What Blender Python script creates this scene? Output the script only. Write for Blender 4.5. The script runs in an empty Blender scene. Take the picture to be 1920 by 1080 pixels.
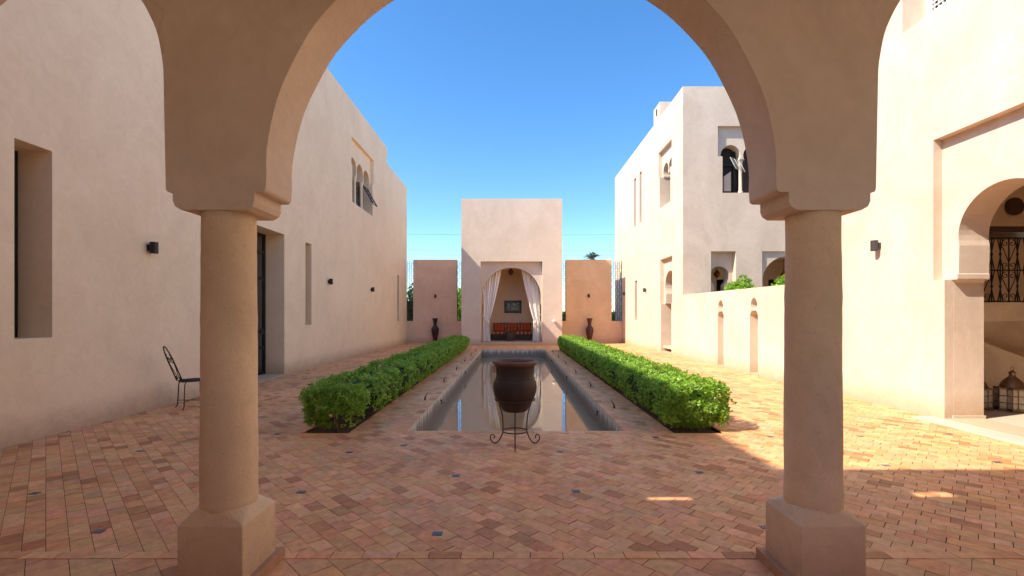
import bpy, bmesh, math, random
import numpy as np
from mathutils import Vector, Matrix
from mathutils.geometry import delaunay_2d_cdt
R = math.radians
PI = math.pi
random.seed(7)
rng = np.random.default_rng(7)
scene = bpy.context.scene

# ------------------------------------------------------------------ camera
cam_d = bpy.data.cameras.new("camera")
cam = bpy.data.objects.new("camera", cam_d)
scene.collection.objects.link(cam)
cam.location = (0, 0, 1.6)
cam.rotation_euler = (R(90), 0, 0)
cam_d.sensor_width = 36
cam_d.lens = 36 * 875 / 1920
cam_d.shift_y = 52 / 1920
cam_d.shift_x = -1 / 1920
cam_d.clip_start = 0.05
cam_d.clip_end = 3000
scene.camera = cam

# ------------------------------------------------------------------ sky and sun
SUN = Vector((-1, -0.36, 1.1)).normalized()          # towards the sun
elev = math.asin(SUN.z)
azim = math.atan2(SUN.x, SUN.y)
world = bpy.data.worlds.new("World")
scene.world = world
world.use_nodes = True
wn = world.node_tree
for n in list(wn.nodes): wn.nodes.remove(n)
sky = wn.nodes.new("ShaderNodeTexSky")
sky.sky_type = 'NISHITA'
sky.sun_disc = False
sky.sun_elevation = elev
sky.sun_rotation = azim
sky.altitude = 500
sky.air_density = 1.0
sky.dust_density = 0.6
sky.ozone_density = 2.4
bg = wn.nodes.new("ShaderNodeBackground")
bg.inputs["Strength"].default_value = 0.09
wo = wn.nodes.new("ShaderNodeOutputWorld")
hs = wn.nodes.new('ShaderNodeHueSaturation'); hs.inputs['Saturation'].default_value = 1.27
wn.links.new(sky.outputs[0], hs.inputs['Color'])
wn.links.new(hs.outputs[0], bg.inputs[0])
wn.links.new(bg.outputs[0], wo.inputs[0])
sd = bpy.data.lights.new("sun", 'SUN')
sd.energy = 2.45
sd.angle = R(0.6)
sd.color = (1.0, 0.90, 0.75)
so = bpy.data.objects.new("sun", sd)
so.rotation_euler = SUN.to_track_quat('Z', 'Y').to_euler()
so.location = (-20, -10, 30)
scene.collection.objects.link(so)
scene.view_settings.view_transform = 'Standard'
scene.view_settings.look = 'None'
scene.view_settings.exposure = 1.72
scene.view_settings.gamma = 1.0
scene.view_settings.use_curve_mapping = False
scene.cycles.max_bounces = 9
scene.cycles.diffuse_bounces = 7
scene.cycles.glossy_bounces = 4
scene.cycles.transparent_max_bounces = 8
scene.cycles.sample_clamp_indirect = 8
scene.cycles.use_denoising = True

# ------------------------------------------------------------------ helpers
COL = scene.collection

def W(px, py, Y):
    """pixel of the 1920x1080 photograph at depth Y -> point in the courtyard"""
    return Vector(((px - 961) / 875 * Y, Y, 1.6 - (py - 592) / 875 * Y))

def tag(o, label=None, cat=None, group=None, kind=None):
    if label: o["label"] = label
    if cat: o["category"] = cat
    if group: o["group"] = group
    if kind: o["kind"] = kind
    return o

def empty(name, loc=(0, 0, 0), rz=0.0):
    o = bpy.data.objects.new(name, None)
    o.empty_display_size = 0.2
    COL.objects.link(o)
    o.location = loc
    o.rotation_euler = (0, 0, rz)
    return o

class MB:
    def __init__(s):
        s.v = []; s.f = []; s.sm = []
    def add(s, vs, fs, smooth=False):
        b = len(s.v)
        s.v += [tuple(p) for p in vs]
        s.f += [tuple(i + b for i in f) for f in fs]
        s.sm += [smooth] * len(fs)
    def quad(s, a, b, c, d): s.add([a, b, c, d], [(0, 1, 2, 3)])
    def box(s, a, b):
        x0, y0, z0 = a; x1, y1, z1 = b
        s.add([(x0, y0, z0), (x1, y0, z0), (x1, y1, z0), (x0, y1, z0), (x0, y0, z1), (x1, y0, z1), (x1, y1, z1), (x0, y1, z1)],
              [(0, 3, 2, 1), (4, 5, 6, 7), (0, 1, 5, 4), (1, 2, 6, 5), (2, 3, 7, 6), (3, 0, 4, 7)])
    def tube(s, pts, r, n=8, closed=False, smooth=True):
        pts = [Vector(p) for p in pts]
        m = len(pts)
        rr = r if isinstance(r, (list, tuple)) else [r] * m
        T = []
        for i in range(m):
            if closed: t = pts[(i + 1) % m] - pts[i - 1]
            else: t = pts[min(i + 1, m - 1)] - pts[max(i - 1, 0)]
            T.append(t.normalized())
        up = Vector((0, 0, 1)) if abs(T[0].z) < 0.9 else Vector((1, 0, 0))
        nrm = T[0].cross(up).normalized()
        vs = []
        for i in range(m):
            nrm = (nrm - T[i] * nrm.dot(T[i])).normalized()
            bn = T[i].cross(nrm)
            for k in range(n):
                a = 2 * PI * k / n
                vs.append(pts[i] + (nrm * math.cos(a) + bn * math.sin(a)) * rr[i])
        fs = []
        for i in range(m if closed else m - 1):
            j = (i + 1) % m
            for k in range(n):
                k2 = (k + 1) % n
                fs.append((i * n + k, i * n + k2, j * n + k2, j * n + k))
        if not closed:
            fs.append(tuple(range(n))[::-1]); fs.append(tuple((m - 1) * n + k for k in range(n)))
        s.add(vs, fs, smooth)
    def lathe(s, prof, c=(0, 0), n=32, cap=True, wob=0.0, smooth=True):
        vs = []; m = len(prof)
        for i, (r, z) in enumerate(prof):
            for k in range(n):
                a = 2 * PI * k / n
                w = 1 + wob * math.sin(2 * a + z * 9) + wob * .6 * math.sin(3 * a - z * 5)
                vs.append((c[0] + r * w * math.cos(a), c[1] + r * w * math.sin(a), z))
        fs = []
        for i in range(m - 1):
            for k in range(n):
                k2 = (k + 1) % n
                fs.append((i * n + k, i * n + k2, (i + 1) * n + k2, (i + 1) * n + k))
        if cap:
            fs.append(tuple(range(n))[::-1]); fs.append(tuple((m - 1) * n + k for k in range(n)))
        s.add(vs, fs, smooth)
    def build(s, name, mat, parent=None, merge=False, bevel=0.0, seg=2):
        me = bpy.data.meshes.new(name)
        me.from_pydata(s.v, [], s.f)
        me.polygons.foreach_set("use_smooth", s.sm)
        if mat: me.materials.append(mat)
        if merge:
            bm = bmesh.new(); bm.from_mesh(me)
            bmesh.ops.remove_doubles(bm, verts=bm.verts, dist=0.0005)
            bmesh.ops.recalc_face_normals(bm, faces=bm.faces)
            bm.to_mesh(me); bm.free()
        o = bpy.data.objects.new(name, me)
        COL.objects.link(o)
        if parent: o.parent = parent
        if bevel:
            b = o.modifiers.new("bevel", 'BEVEL')
            b.width = bevel; b.segments = seg; b.limit_method = 'ANGLE'; b.angle_limit = R(40)
            b.harden_normals = False
        return o

def inside(p, poly):
    x, y = p; c = False; n = len(poly)
    for i in range(n):
        x1, y1 = poly[i]; x2, y2 = poly[i - 1]
        if (y1 > y) != (y2 > y) and x < (x2 - x1) * (y - y1) / (y2 - y1) + x1: c = not c
    return c

def plate(mb, outer, holes, mp, w):
    """flat face with holes; mp maps (u, v, w) to world"""
    vs = []; es = []
    for loop in [outer] + holes:
        b = len(vs); n = len(loop)
        vs += [Vector(p) for p in loop]
        es += [(b + i, b + (i + 1) % n) for i in range(n)]
    ov, oe, of, _, _, _ = delaunay_2d_cdt(vs, es, [], 0, 1e-5)
    fs = []
    for f in of:
        c = sum((ov[i] for i in f), Vector((0, 0))) / len(f)
        if inside(c, outer) and not any(inside(c, h) for h in holes): fs.append(tuple(f))
    mb.add([mp(p[0], p[1], w) for p in ov], fs)

def reveal(mb, loop, mp, w0, w1):
    n = len(loop)
    vs = [mp(u, v, w0) for u, v in loop] + [mp(u, v, w1) for u, v in loop]
    mb.add(vs, [(i, (i + 1) % n, n + (i + 1) % n, n + i) for i in range(n)])

def rect(u0, v0, u1, v1): return [(u0, v0), (u1, v0), (u1, v1), (u0, v1)]

def arch(uc, half, vb, zc, rad=None, n=28, point=0.0):
    """round or horseshoe arch: legs at +-half from vb up, circle of radius rad about (uc, zc)"""
    rad = rad or half
    a0 = -math.acos(min(1, half / rad)) if rad > half + 1e-6 else 0.0
    pts = [(uc - half, vb), (uc + half, vb)]
    for i in range(n + 1):
        a = a0 + (PI - 2 * a0) * i / n
        x = rad * math.cos(a); z = rad * math.sin(a)
        if z > 0: z += point * (1 - abs(x) / rad) ** 1.3
        pts.append((uc + x, zc + z))
    return pts

def multi_arch(cs, half, vb, vs, zc, rad, u0, u1, point=0.0):
    """arches side by side above one rectangular opening vb..vs"""
    pts = [(u0, vb), (u1, vb), (u1, vs)]
    for c in sorted(cs, reverse=True):
        a = arch(c, half, vs, zc, rad, 14, point)
        pts += a[1:] + [a[0]]
    pts.append((u0, vs))
    out = []
    for p in pts:
        if not out or abs(p[0] - out[-1][0]) + abs(p[1] - out[-1][1]) > 1e-4: out.append(p)
    return out

# ------------------------------------------------------------------ materials
def new_mat(name):
    m = bpy.data.materials.new(name); m.use_nodes = True
    nt = m.node_tree
    return m, nt, nt.nodes["Principled BSDF"]

def N(nt, typ, **kw):
    n = nt.nodes.new(typ)
    for k, v in kw.items(): setattr(n, k, v)
    return n

def plain(name, col, rough=0.5, metal=0.0, bump=0.0, bscale=40, var=0.0):
    m, nt, b = new_mat(name)
    b.inputs["Base Color"].default_value = (*col, 1)
    b.inputs["Roughness"].default_value = rough
    b.inputs["Metallic"].default_value = metal
    if bump or var:
        tc = N(nt, "ShaderNodeTexCoord")
        nz = N(nt, "ShaderNodeTexNoise"); nz.inputs["Scale"].default_value = bscale; nz.inputs["Detail"].default_value = 5
        nt.links.new(tc.outputs["Object"], nz.inputs["Vector"])
        if bump:
            bp = N(nt, "ShaderNodeBump"); bp.inputs["Strength"].default_value = bump; bp.inputs["Distance"].default_value = 0.02
            nt.links.new(nz.outputs["Fac"], bp.inputs["Height"]); nt.links.new(bp.outputs[0], b.inputs["Normal"])
        if var:
            mx = N(nt, "ShaderNodeMix", data_type='RGBA')
            mx.inputs[6].default_value = (*[c * (1 - var) for c in col], 1)
            mx.inputs[7].default_value = (*[min(1, c * (1 + var)) for c in col], 1)
            nt.links.new(nz.outputs["Fac"], mx.inputs[0]); nt.links.new(mx.outputs[2], b.inputs["Base Color"])
    return m

def plaster(name, col, stain=(0.5, 0.33, 0.2), mott=0.10, fine=0.5, base_stain=True, rough_scale=1.0):
    """tadelakt / lime render: soft trowel clouds, faint streaks, worn foot of the wall"""
    m, nt, b = new_mat(name)
    L = nt.links.new
    b.inputs["Roughness"].default_value = 0.82
    b.inputs["Specular IOR Level"].default_value = 0.25
    ge = N(nt, "ShaderNodeNewGeometry")
    mp = N(nt, "ShaderNodeMapping"); mp.inputs["Scale"].default_value = (1, 1, 0.8)
    L(ge.outputs["Position"], mp.inputs["Vector"])
    n1 = N(nt, "ShaderNodeTexNoise"); n1.inputs["Scale"].default_value = 0.9; n1.inputs["Detail"].default_value = 8; n1.inputs["Roughness"].default_value = 0.62; n1.inputs["Distortion"].default_value = 0.8
    L(mp.outputs[0], n1.inputs["Vector"])
    n2 = N(nt, "ShaderNodeTexNoise"); n2.inputs["Scale"].default_value = 5.5; n2.inputs["Detail"].default_value = 7; n2.inputs["Roughness"].default_value = 0.6; n2.inputs["Distortion"].default_value = 1.2
    L(ge.outputs["Position"], n2.inputs["Vector"])
    n3 = N(nt, "ShaderNodeTexNoise"); n3.inputs["Scale"].default_value = 70 * rough_scale; n3.inputs["Detail"].default_value = 4
    L(ge.outputs["Position"], n3.inputs["Vector"])
    dk = tuple(c * (1 - 1.6 * mott) for c in col); lt = tuple(min(1, c * (1 + mott)) for c in col)
    r1 = N(nt, "ShaderNodeValToRGB"); r1.color_ramp.elements[0].position = 0.36; r1.color_ramp.elements[1].position = 0.64
    r1.color_ramp.elements[0].color = (dk[0], dk[1] * 0.985, dk[2] * 0.96, 1); r1.color_ramp.elements[1].color = (*lt, 1)
    L(n1.outputs["Fac"], r1.inputs[0])
    r2 = N(nt, "ShaderNodeValToRGB"); r2.color_ramp.elements[0].position = 0.33; r2.color_ramp.elements[1].position = 0.7
    r2.color_ramp.elements[0].color = (0.94, 0.925, 0.915, 1); r2.color_ramp.elements[1].color = (1.03, 1.03, 1.04, 1)
    L(n2.outputs["Fac"], r2.inputs[0])
    mx = N(nt, "ShaderNodeMix", data_type='RGBA', blend_type='MULTIPLY'); mx.inputs[0].default_value = 0.85
    L(r1.outputs[0], mx.inputs[6]); L(r2.outputs[0], mx.inputs[7])
    last = mx.outputs[2]
    if base_stain:
        sp = N(nt, "ShaderNodeSeparateXYZ"); L(ge.outputs["Position"], sp.inputs[0])
        ad = N(nt, "ShaderNodeMath", operation='MULTIPLY_ADD'); ad.inputs[1].default_value = -0.5; L(n2.outputs["Fac"], ad.inputs[0]); L(sp.outputs["Z"], ad.inputs[2])
        mr = N(nt, "ShaderNodeMapRange"); mr.inputs[1].default_value = -0.22; mr.inputs[2].default_value = 0.16; mr.inputs[3].default_value = 0.75; mr.inputs[4].default_value = 0
        L(ad.outputs[0], mr.inputs[0])
        m2 = N(nt, "ShaderNodeMix", data_type='RGBA'); L(mr.outputs[0], m2.inputs[0]); L(last, m2.inputs[6]); m2.inputs[7].default_value = (*stain, 1)
        last = m2.outputs[2]
    L(last, b.inputs["Base Color"])
    b1 = N(nt, "ShaderNodeBump"); b1.inputs["Strength"].default_value = 0.16; b1.inputs["Distance"].default_value = 0.03
    L(n2.outputs["Fac"], b1.inputs["Height"])
    b2 = N(nt, "ShaderNodeBump"); b2.inputs["Strength"].default_value = fine; b2.inputs["Distance"].default_value = 0.004
    L(n3.outputs["Fac"], b2.inputs["Height"]); L(b1.outputs[0], b2.inputs["Normal"])
    L(b2.outputs[0], b.inputs["Normal"])
    return m

M = {}
M['plaster'] = plaster("plaster_pink", (0.90, 0.72, 0.50), mott=0.032)
M['plaster_r'] = plaster("plaster_cream", (0.71, 0.585, 0.465), mott=0.06)
M['plaster_far'] = plaster("plaster_sand", (0.72, 0.60, 0.49), mott=0.035)
M['plaster_o'] = plaster("plaster_ochre", (0.66, 0.47, 0.30), mott=0.06)
M['plaster_p'] = plaster("plaster_rose", (0.84, 0.57, 0.40), mott=0.05)
M['plaster_a'] = plaster("plaster_arcade", (0.76, 0.635, 0.50), mott=0.06, fine=0.7)
M['column'] = plaster("plaster_column", (0.86, 0.67, 0.44), mott=0.09, fine=1.0, rough_scale=1.1)
_ma = M['plaster_a']; _na = _ma.node_tree; _ba = _na.nodes["Principled BSDF"]
_ga = N(_na, "ShaderNodeNewGeometry"); _wa = N(_na, "ShaderNodeTexNoise"); _wa.inputs["Scale"].default_value = 2.2; _wa.inputs["Detail"].default_value = 5
_na.links.new(_ga.outputs["Position"], _wa.inputs["Vector"])
_va = N(_na, "ShaderNodeMixRGB"); _va.blend_type = 'ADD'; _va.inputs[0].default_value = .45; _na.links.new(_ga.outputs["Position"], _va.inputs[1]); _na.links.new(_wa.outputs["Color"], _va.inputs[2])
_ca = N(_na, "ShaderNodeTexVoronoi", feature='DISTANCE_TO_EDGE'); _ca.inputs["Scale"].default_value = 1.7; _na.links.new(_va.outputs[0], _ca.inputs["Vector"])
_ra = N(_na, "ShaderNodeMapRange"); _ra.inputs[1].default_value = 0.0; _ra.inputs[2].default_value = 0.004; _ra.inputs[3].default_value = 1; _ra.inputs[4].default_value = 0; _na.links.new(_ca.outputs["Distance"], _ra.inputs[0])
_sa = N(_na, "ShaderNodeTexNoise"); _sa.inputs["Scale"].default_value = 1.3; _na.links.new(_ga.outputs["Position"], _sa.inputs["Vector"])
_ta = N(_na, "ShaderNodeMapRange"); _ta.inputs[1].default_value = .52; _ta.inputs[2].default_value = .62; _ta.inputs[4].default_value = .45; _na.links.new(_sa.outputs["Fac"], _ta.inputs[0])
_ua = N(_na, "ShaderNodeMath", operation='MULTIPLY'); _na.links.new(_ra.outputs[0], _ua.inputs[0]); _na.links.new(_ta.outputs[0], _ua.inputs[1])
_xa = N(_na, "ShaderNodeMix", data_type='RGBA'); _na.links.new(_ua.outputs[0], _xa.inputs[0]); _na.links.new(_ba.inputs["Base Color"].links[0].from_socket, _xa.inputs[6]); _xa.inputs[7].default_value = (.24, .16, .10, 1); _na.links.new(_xa.outputs[2], _ba.inputs["Base Color"])
_m = M['column']; _nt = _m.node_tree; _b = _nt.nodes["Principled BSDF"]
_g = N(_nt, "ShaderNodeNewGeometry"); _v = N(_nt, "ShaderNodeTexNoise"); _v.inputs["Scale"].default_value = 75; _v.inputs["Detail"].default_value = 6; _v.inputs["Roughness"].default_value = .7; _nt.links.new(_g.outputs["Position"], _v.inputs["Vector"])
_r = N(_nt, "ShaderNodeValToRGB"); _r.color_ramp.elements[0].position = .30; _r.color_ramp.elements[0].color = (.72, .68, .63, 1); _r.color_ramp.elements[1].position = .42; _r.color_ramp.elements[1].color = (1, 1, 1, 1); _nt.links.new(_v.outputs["Fac"], _r.inputs[0])
_x = N(_nt, "ShaderNodeMix", data_type='RGBA', blend_type='MULTIPLY'); _x.inputs[0].default_value = 1
_l = _b.inputs["Base Color"].links[0].from_socket; _nt.links.new(_l, _x.inputs[6]); _nt.links.new(_r.outputs[0], _x.inputs[7]); _nt.links.new(_x.outputs[2], _b.inputs["Base Color"])
_p = N(_nt, "ShaderNodeBump"); _p.inputs["Strength"].default_value = .55; _p.inputs["Distance"].default_value = .012; _nt.links.new(_r.outputs[0], _p.inputs["Height"]); _nt.links.new(_b.inputs["Normal"].links[0].from_socket, _p.inputs["Normal"]); _nt.links.new(_p.outputs[0], _b.inputs["Normal"])
M['loggia'] = plaster("plaster_loggia", (0.93, 0.76, 0.54), mott=0.03, base_stain=False)
M['skirt'] = plain("terracotta_skirting", (0.48, 0.27, 0.15), 0.8, 0, 0.4, 20, 0.2)
M['room'] = plaster("plaster_room", (0.88, 0.72, 0.56), base_stain=False)
M['iron'] = plain("wrought_iron", (0.035, 0.024, 0.02), 0.55, 0.3, 0.2, 60)
M['black'] = plain("black_metal", (0.018, 0.015, 0.015), 0.4, 0.3)
M['darkroom'] = plain("painted_dark_interior", (0.03, 0.022, 0.018), 0.9)  # near-black colour standing in for the shade of unlit rooms
M['wood'] = plain("dark_wood", (0.075, 0.04, 0.028), 0.6, 0, 0.3, 30, 0.3)
M['white_fab'] = plain("white_curtain", (0.86, 0.80, 0.74), 0.9, 0, 0.1, 30)
M['vase'] = plain("dark_red_glaze", (0.045, 0.012, 0.010), 0.34, 0, 0.15, 12, 0.3)
M['marble'] = plain("pale_stone", (0.60, 0.52, 0.41), 0.45, 0, 0.1, 8, 0.08)
M['white'] = plain("white_paint", (0.75, 0.74, 0.72), 0.5)
M['lampgrey'] = plain("lamp_metal", (0.07, 0.065, 0.065), 0.45, 0.4)
M['brass'] = plain("aged_brass", (0.42, 0.20, 0.06), 0.35, 0.9, 0.3, 40)
M['lantern_metal'] = plain("lantern_metal", (0.26, 0.165, 0.10), 0.45, 0.7, 0.3, 60, 0.4)
M['lantern_glass'] = plain("lantern_frosted_glass", (0.52, 0.43, 0.33), 0.2, 0, 0.2, 20, 0.35)
M['grout'] = plain("grout", (0.07, 0.038, 0.026), 0.95, 0, 0.5, 80, 0.3)
M['soil'] = plain("dark_soil", (0.10, 0.055, 0.035), 0.95, 0, 0.8, 25, 0.4)
M['earth'] = plain("dry_earth", (0.36, 0.26, 0.18), 0.95, 0, 0.5, 3, 0.2)
M['bark'] = plain("bark", (0.16, 0.10, 0.065), 0.9, 0, 0.6, 30, 0.3)
M['stem'] = plain("hedge_stem", (0.20, 0.13, 0.08), 0.9)
M['inlay'] = plain("blue_glazed_tile", (0.07, 0.09, 0.13), 0.4, 0, 0, 1, 0.0)
M['cable'] = plain("cable_black", (0.02, 0.02, 0.02), 0.8)

def mat_glass_pane():
    m, nt, b = new_mat("window_glass")
    b.inputs["Base Color"].default_value = (0.02, 0.02, 0.02, 1)
    b.inputs["Roughness"].default_value = 0.03
    b.inputs["IOR"].default_value = 2.0
    return m
M['glass'] = mat_glass_pane()

def mat_tile():
    m, nt, b = new_mat("terracotta_tile"); L = nt.links.new
    at = N(nt, "ShaderNodeAttribute", attribute_name="tint")
    ge = N(nt, "ShaderNodeNewGeometry")
    n1 = N(nt, "ShaderNodeTexNoise"); n1.inputs["Scale"].default_value = 14; n1.inputs["Detail"].default_value = 7; n1.inputs["Roughness"].default_value = 0.65
    L(ge.outputs["Position"], n1.inputs["Vector"])
    n2 = N(nt, "ShaderNodeTexNoise"); n2.inputs["Scale"].default_value = 0.9; n2.inputs["Detail"].default_value = 8; n2.inputs["Roughness"].default_value = 0.65
    L(ge.outputs["Position"], n2.inputs["Vector"])
    r = N(nt, "ShaderNodeValToRGB"); r.color_ramp.elements[0].position = 0.3; r.color_ramp.elements[1].position = 0.72
    r.color_ramp.elements[0].color = (0.78, 0.76, 0.76, 1); r.color_ramp.elements[1].color = (1.14, 1.15, 1.17, 1)
    L(n1.outputs["Fac"], r.inputs[0])
    r2 = N(nt, "ShaderNodeValToRGB"); r2.color_ramp.elements[0].position = 0.35; r2.color_ramp.elements[1].position = 0.68
    r2.color_ramp.elements[0].color = (0.84, 0.81, 0.77, 1); r2.color_ramp.elements[1].color = (1.08, 1.09, 1.10, 1)
    L(n2.outputs["Fac"], r2.inputs[0])
    mx = N(nt, "ShaderNodeMix", data_type='RGBA', blend_type='MULTIPLY'); mx.inputs[0].default_value = 1
    L(at.outputs["Color"], mx.inputs[6]); L(r.outputs[0], mx.inputs[7])
    m2 = N(nt, "ShaderNodeMix", data_type='RGBA', blend_type='MULTIPLY'); m2.inputs[0].default_value = 1
    L(mx.outputs[2], m2.inputs[6]); L(r2.outputs[0], m2.inputs[7])
    L(m2.outputs[2], b.inputs["Base Color"])
    b.inputs["Roughness"].default_value = 0.62
    b.inputs["Specular IOR Level"].default_value = 0.35
    bp = N(nt, "ShaderNodeBump"); bp.inputs["Strength"].default_value = 0.5; bp.inputs["Distance"].default_value = 0.006
    L(n1.outputs["Fac"], bp.inputs["Height"]); L(bp.outputs[0], b.inputs["Normal"])
    return m
M['tile'] = mat_tile()

def mat_leaf(name, a, c, spec=0.5):
    m, nt, b = new_mat(name); L = nt.links.new
    at = N(nt, "ShaderNodeAttribute", attribute_name="tint")
    mx = N(nt, "ShaderNodeMix", data_type='RGBA'); mx.inputs[6].default_value = (*a, 1); mx.inputs[7].default_value = (*c, 1)
    L(at.outputs["Fac"], mx.inputs[0]); L(mx.outputs[2], b.inputs["Base Color"])
    b.inputs["Roughness"].default_value = 0.38
    b.inputs["Specular IOR Level"].default_value = spec
    tr = N(nt, "ShaderNodeBsdfTranslucent"); L(mx.outputs[2], tr.inputs[0])
    ms = N(nt, "ShaderNodeMixShader"); ms.inputs[0].default_value = 0.42
    out = nt.nodes["Material Output"]
    L(b.outputs[0], ms.inputs[1]); L(tr.outputs[0], ms.inputs[2]); L(ms.outputs[0], out.inputs[0])
    return m
M['leaf'] = mat_leaf("hedge_leaf", (0.13, 0.28, 0.02), (0.46, 0.72, 0.08))
M['leaf_dark'] = mat_leaf("tree_leaf", (0.03, 0.07, 0.018), (0.09, 0.17, 0.045))
M['core'] = plain("hedge_core", (0.02, 0.035, 0.012), 0.95, 0, 0.8, 20, 0.3)

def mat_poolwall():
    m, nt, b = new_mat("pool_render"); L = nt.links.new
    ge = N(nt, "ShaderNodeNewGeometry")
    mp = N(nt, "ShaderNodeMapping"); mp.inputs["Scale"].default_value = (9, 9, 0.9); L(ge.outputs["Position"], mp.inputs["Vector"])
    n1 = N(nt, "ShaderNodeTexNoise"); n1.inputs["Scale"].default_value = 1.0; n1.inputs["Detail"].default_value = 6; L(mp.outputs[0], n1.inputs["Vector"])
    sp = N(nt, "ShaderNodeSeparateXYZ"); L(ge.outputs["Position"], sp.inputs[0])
    # drips of lime, paled for sunlight bounced onto the wall; length varies along it
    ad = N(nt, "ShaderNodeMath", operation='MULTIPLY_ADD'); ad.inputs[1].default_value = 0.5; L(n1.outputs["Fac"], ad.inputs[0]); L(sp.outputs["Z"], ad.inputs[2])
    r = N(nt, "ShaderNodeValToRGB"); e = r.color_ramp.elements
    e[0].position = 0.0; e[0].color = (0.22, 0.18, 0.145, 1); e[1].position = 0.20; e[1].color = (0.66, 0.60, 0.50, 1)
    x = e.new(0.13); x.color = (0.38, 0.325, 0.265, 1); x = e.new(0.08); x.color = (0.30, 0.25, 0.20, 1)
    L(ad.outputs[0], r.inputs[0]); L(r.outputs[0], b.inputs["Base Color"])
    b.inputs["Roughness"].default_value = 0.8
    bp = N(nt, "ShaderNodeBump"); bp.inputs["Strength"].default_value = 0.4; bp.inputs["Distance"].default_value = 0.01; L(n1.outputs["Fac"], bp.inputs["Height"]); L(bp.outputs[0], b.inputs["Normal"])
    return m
M['poolwall'] = mat_poolwall()

def mat_water():
    m, nt, b = new_mat("pool_water"); L = nt.links.new
    b.inputs["Base Color"].default_value = (0.34, 0.25, 0.14, 1)
    b.inputs["Roughness"].default_value = 0.012
    b.inputs["IOR"].default_value = 2.6
    tc = N(nt, "ShaderNodeNewGeometry")
    n1 = N(nt, "ShaderNodeTexNoise"); n1.inputs["Scale"].default_value = 1.6; n1.inputs["Detail"].default_value = 2; L(tc.outputs["Position"], n1.inputs["Vector"])
    bp = N(nt, "ShaderNodeBump"); bp.inputs["Strength"].default_value = 0.012; bp.inputs["Distance"].default_value = 0.05; L(n1.outputs["Fac"], bp.inputs["Height"]); L(bp.outputs[0], b.inputs["Normal"])
    return m
M['water'] = mat_water()

def mat_pot():
    m, nt, b = new_mat("fired_clay_pot"); L = nt.links.new
    tc = N(nt, "ShaderNodeTexCoord")
    sp = N(nt, "ShaderNodeSeparateXYZ"); L(tc.outputs["Object"], sp.inputs[0])
    n1 = N(nt, "ShaderNodeTexNoise"); n1.inputs["Scale"].default_value = 7; n1.inputs["Detail"].default_value = 7; L(tc.outputs["Object"], n1.inputs["Vector"])
    r = N(nt, "ShaderNodeValToRGB"); e = r.color_ramp.elements
    e[0].position = 0.3; e[0].color = (0.020, 0.011, 0.008, 1); e[1].position = 0.75; e[1].color = (0.048, 0.028, 0.021, 1)
    L(n1.outputs["Fac"], r.inputs[0])
    mr = N(nt, "ShaderNodeMapRange"); mr.inputs[1].default_value = 0.985; mr.inputs[2].default_value = 1.02; L(sp.outputs["Z"], mr.inputs[0])
    ad = N(nt, "ShaderNodeMath", operation='MULTIPLY'); L(mr.outputs[0], ad.inputs[0]); L(n1.outputs["Fac"], ad.inputs[1])
    ml = N(nt, "ShaderNodeMath", operation='MULTIPLY', use_clamp=True); ml.inputs[1].default_value = 1.7; L(ad.outputs[0], ml.inputs[0])
    mx = N(nt, "ShaderNodeMix", data_type='RGBA'); L(ml.outputs[0], mx.inputs[0]); L(r.outputs[0], mx.inputs[6]); mx.inputs[7].default_value = (0.17, 0.07, 0.042, 1)
    L(mx.outputs[2], b.inputs["Base Color"])
    b.inputs["Roughness"].default_value = 0.6
    bp = N(nt, "ShaderNodeBump"); bp.inputs["Strength"].default_value = 0.4; bp.inputs["Distance"].default_value = 0.01; L(n1.outputs["Fac"], bp.inputs["Height"]); L(bp.outputs[0], b.inputs["Normal"])
    return m
M['pot'] = mat_pot()

def mat_stripe(name, axis, scale, cols):
    m, nt, b = new_mat(name); L = nt.links.new
    tc = N(nt, "ShaderNodeTexCoord"); sp = N(nt, "ShaderNodeSeparateXYZ"); L(tc.outputs["Object"], sp.inputs[0])
    mu = N(nt, "ShaderNodeMath", operation='MULTIPLY'); mu.inputs[1].default_value = scale; L(sp.outputs[axis], mu.inputs[0])
    fr = N(nt, "ShaderNodeMath", operation='FRACT'); L(mu.outputs[0], fr.inputs[0])
    r = N(nt, "ShaderNodeValToRGB"); r.color_ramp.interpolation = 'CONSTANT'
    e = r.color_ramp.elements
    e[0].position = 0; e[0].color = (*cols[0], 1); e[1].position = 1 / len(cols); e[1].color = (*cols[1], 1)
    for i in range(2, len(cols)):
        x = e.new(i / len(cols)); x.color = (*cols[i], 1)
    L(fr.outputs[0], r.inputs[0]); L(r.outputs[0], b.inputs["Base Color"])
    b.inputs["Roughness"].default_value = 0.9
    return m
M['stripe'] = mat_stripe("red_striped_fabric", "X", 5.0, [(0.50, 0.05, 0.02), (0.62, 0.13, 0.03), (0.30, 0.025, 0.015), (0.55, 0.07, 0.02), (0.65, 0.22, 0.05)])
M['stripe_seat'] = mat_stripe("orange_checked_fabric", "X", 4.2, [(0.55, 0.09, 0.03), (0.70, 0.38, 0.16), (0.42, 0.04, 0.02)])

# ------------------------------------------------------------------ ground, paving, pool
XL, XR, XN = -6.16, 6.5, 6.6          # left wall, far right wall, near right wall
PX0, PX1, PY0, PY1 = -1.467, 1.547, 6.48, 22.08
g = MB()
GZ = -0.06
for a, b in (((-400, -300), (400, 2.0)), ((-400, 22.4), (400, 700)), ((-400, 2.0), (-1.7, 22.4)), ((1.8, 2.0), (400, 22.4)), ((-1.7, 2.0), (1.8, 6.3))):
    g.quad((a[0], a[1], GZ), (b[0], a[1], GZ), (b[0], b[1], GZ), (a[0], b[1], GZ))
tag(g.build("ground", M['earth']), kind='structure')

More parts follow.
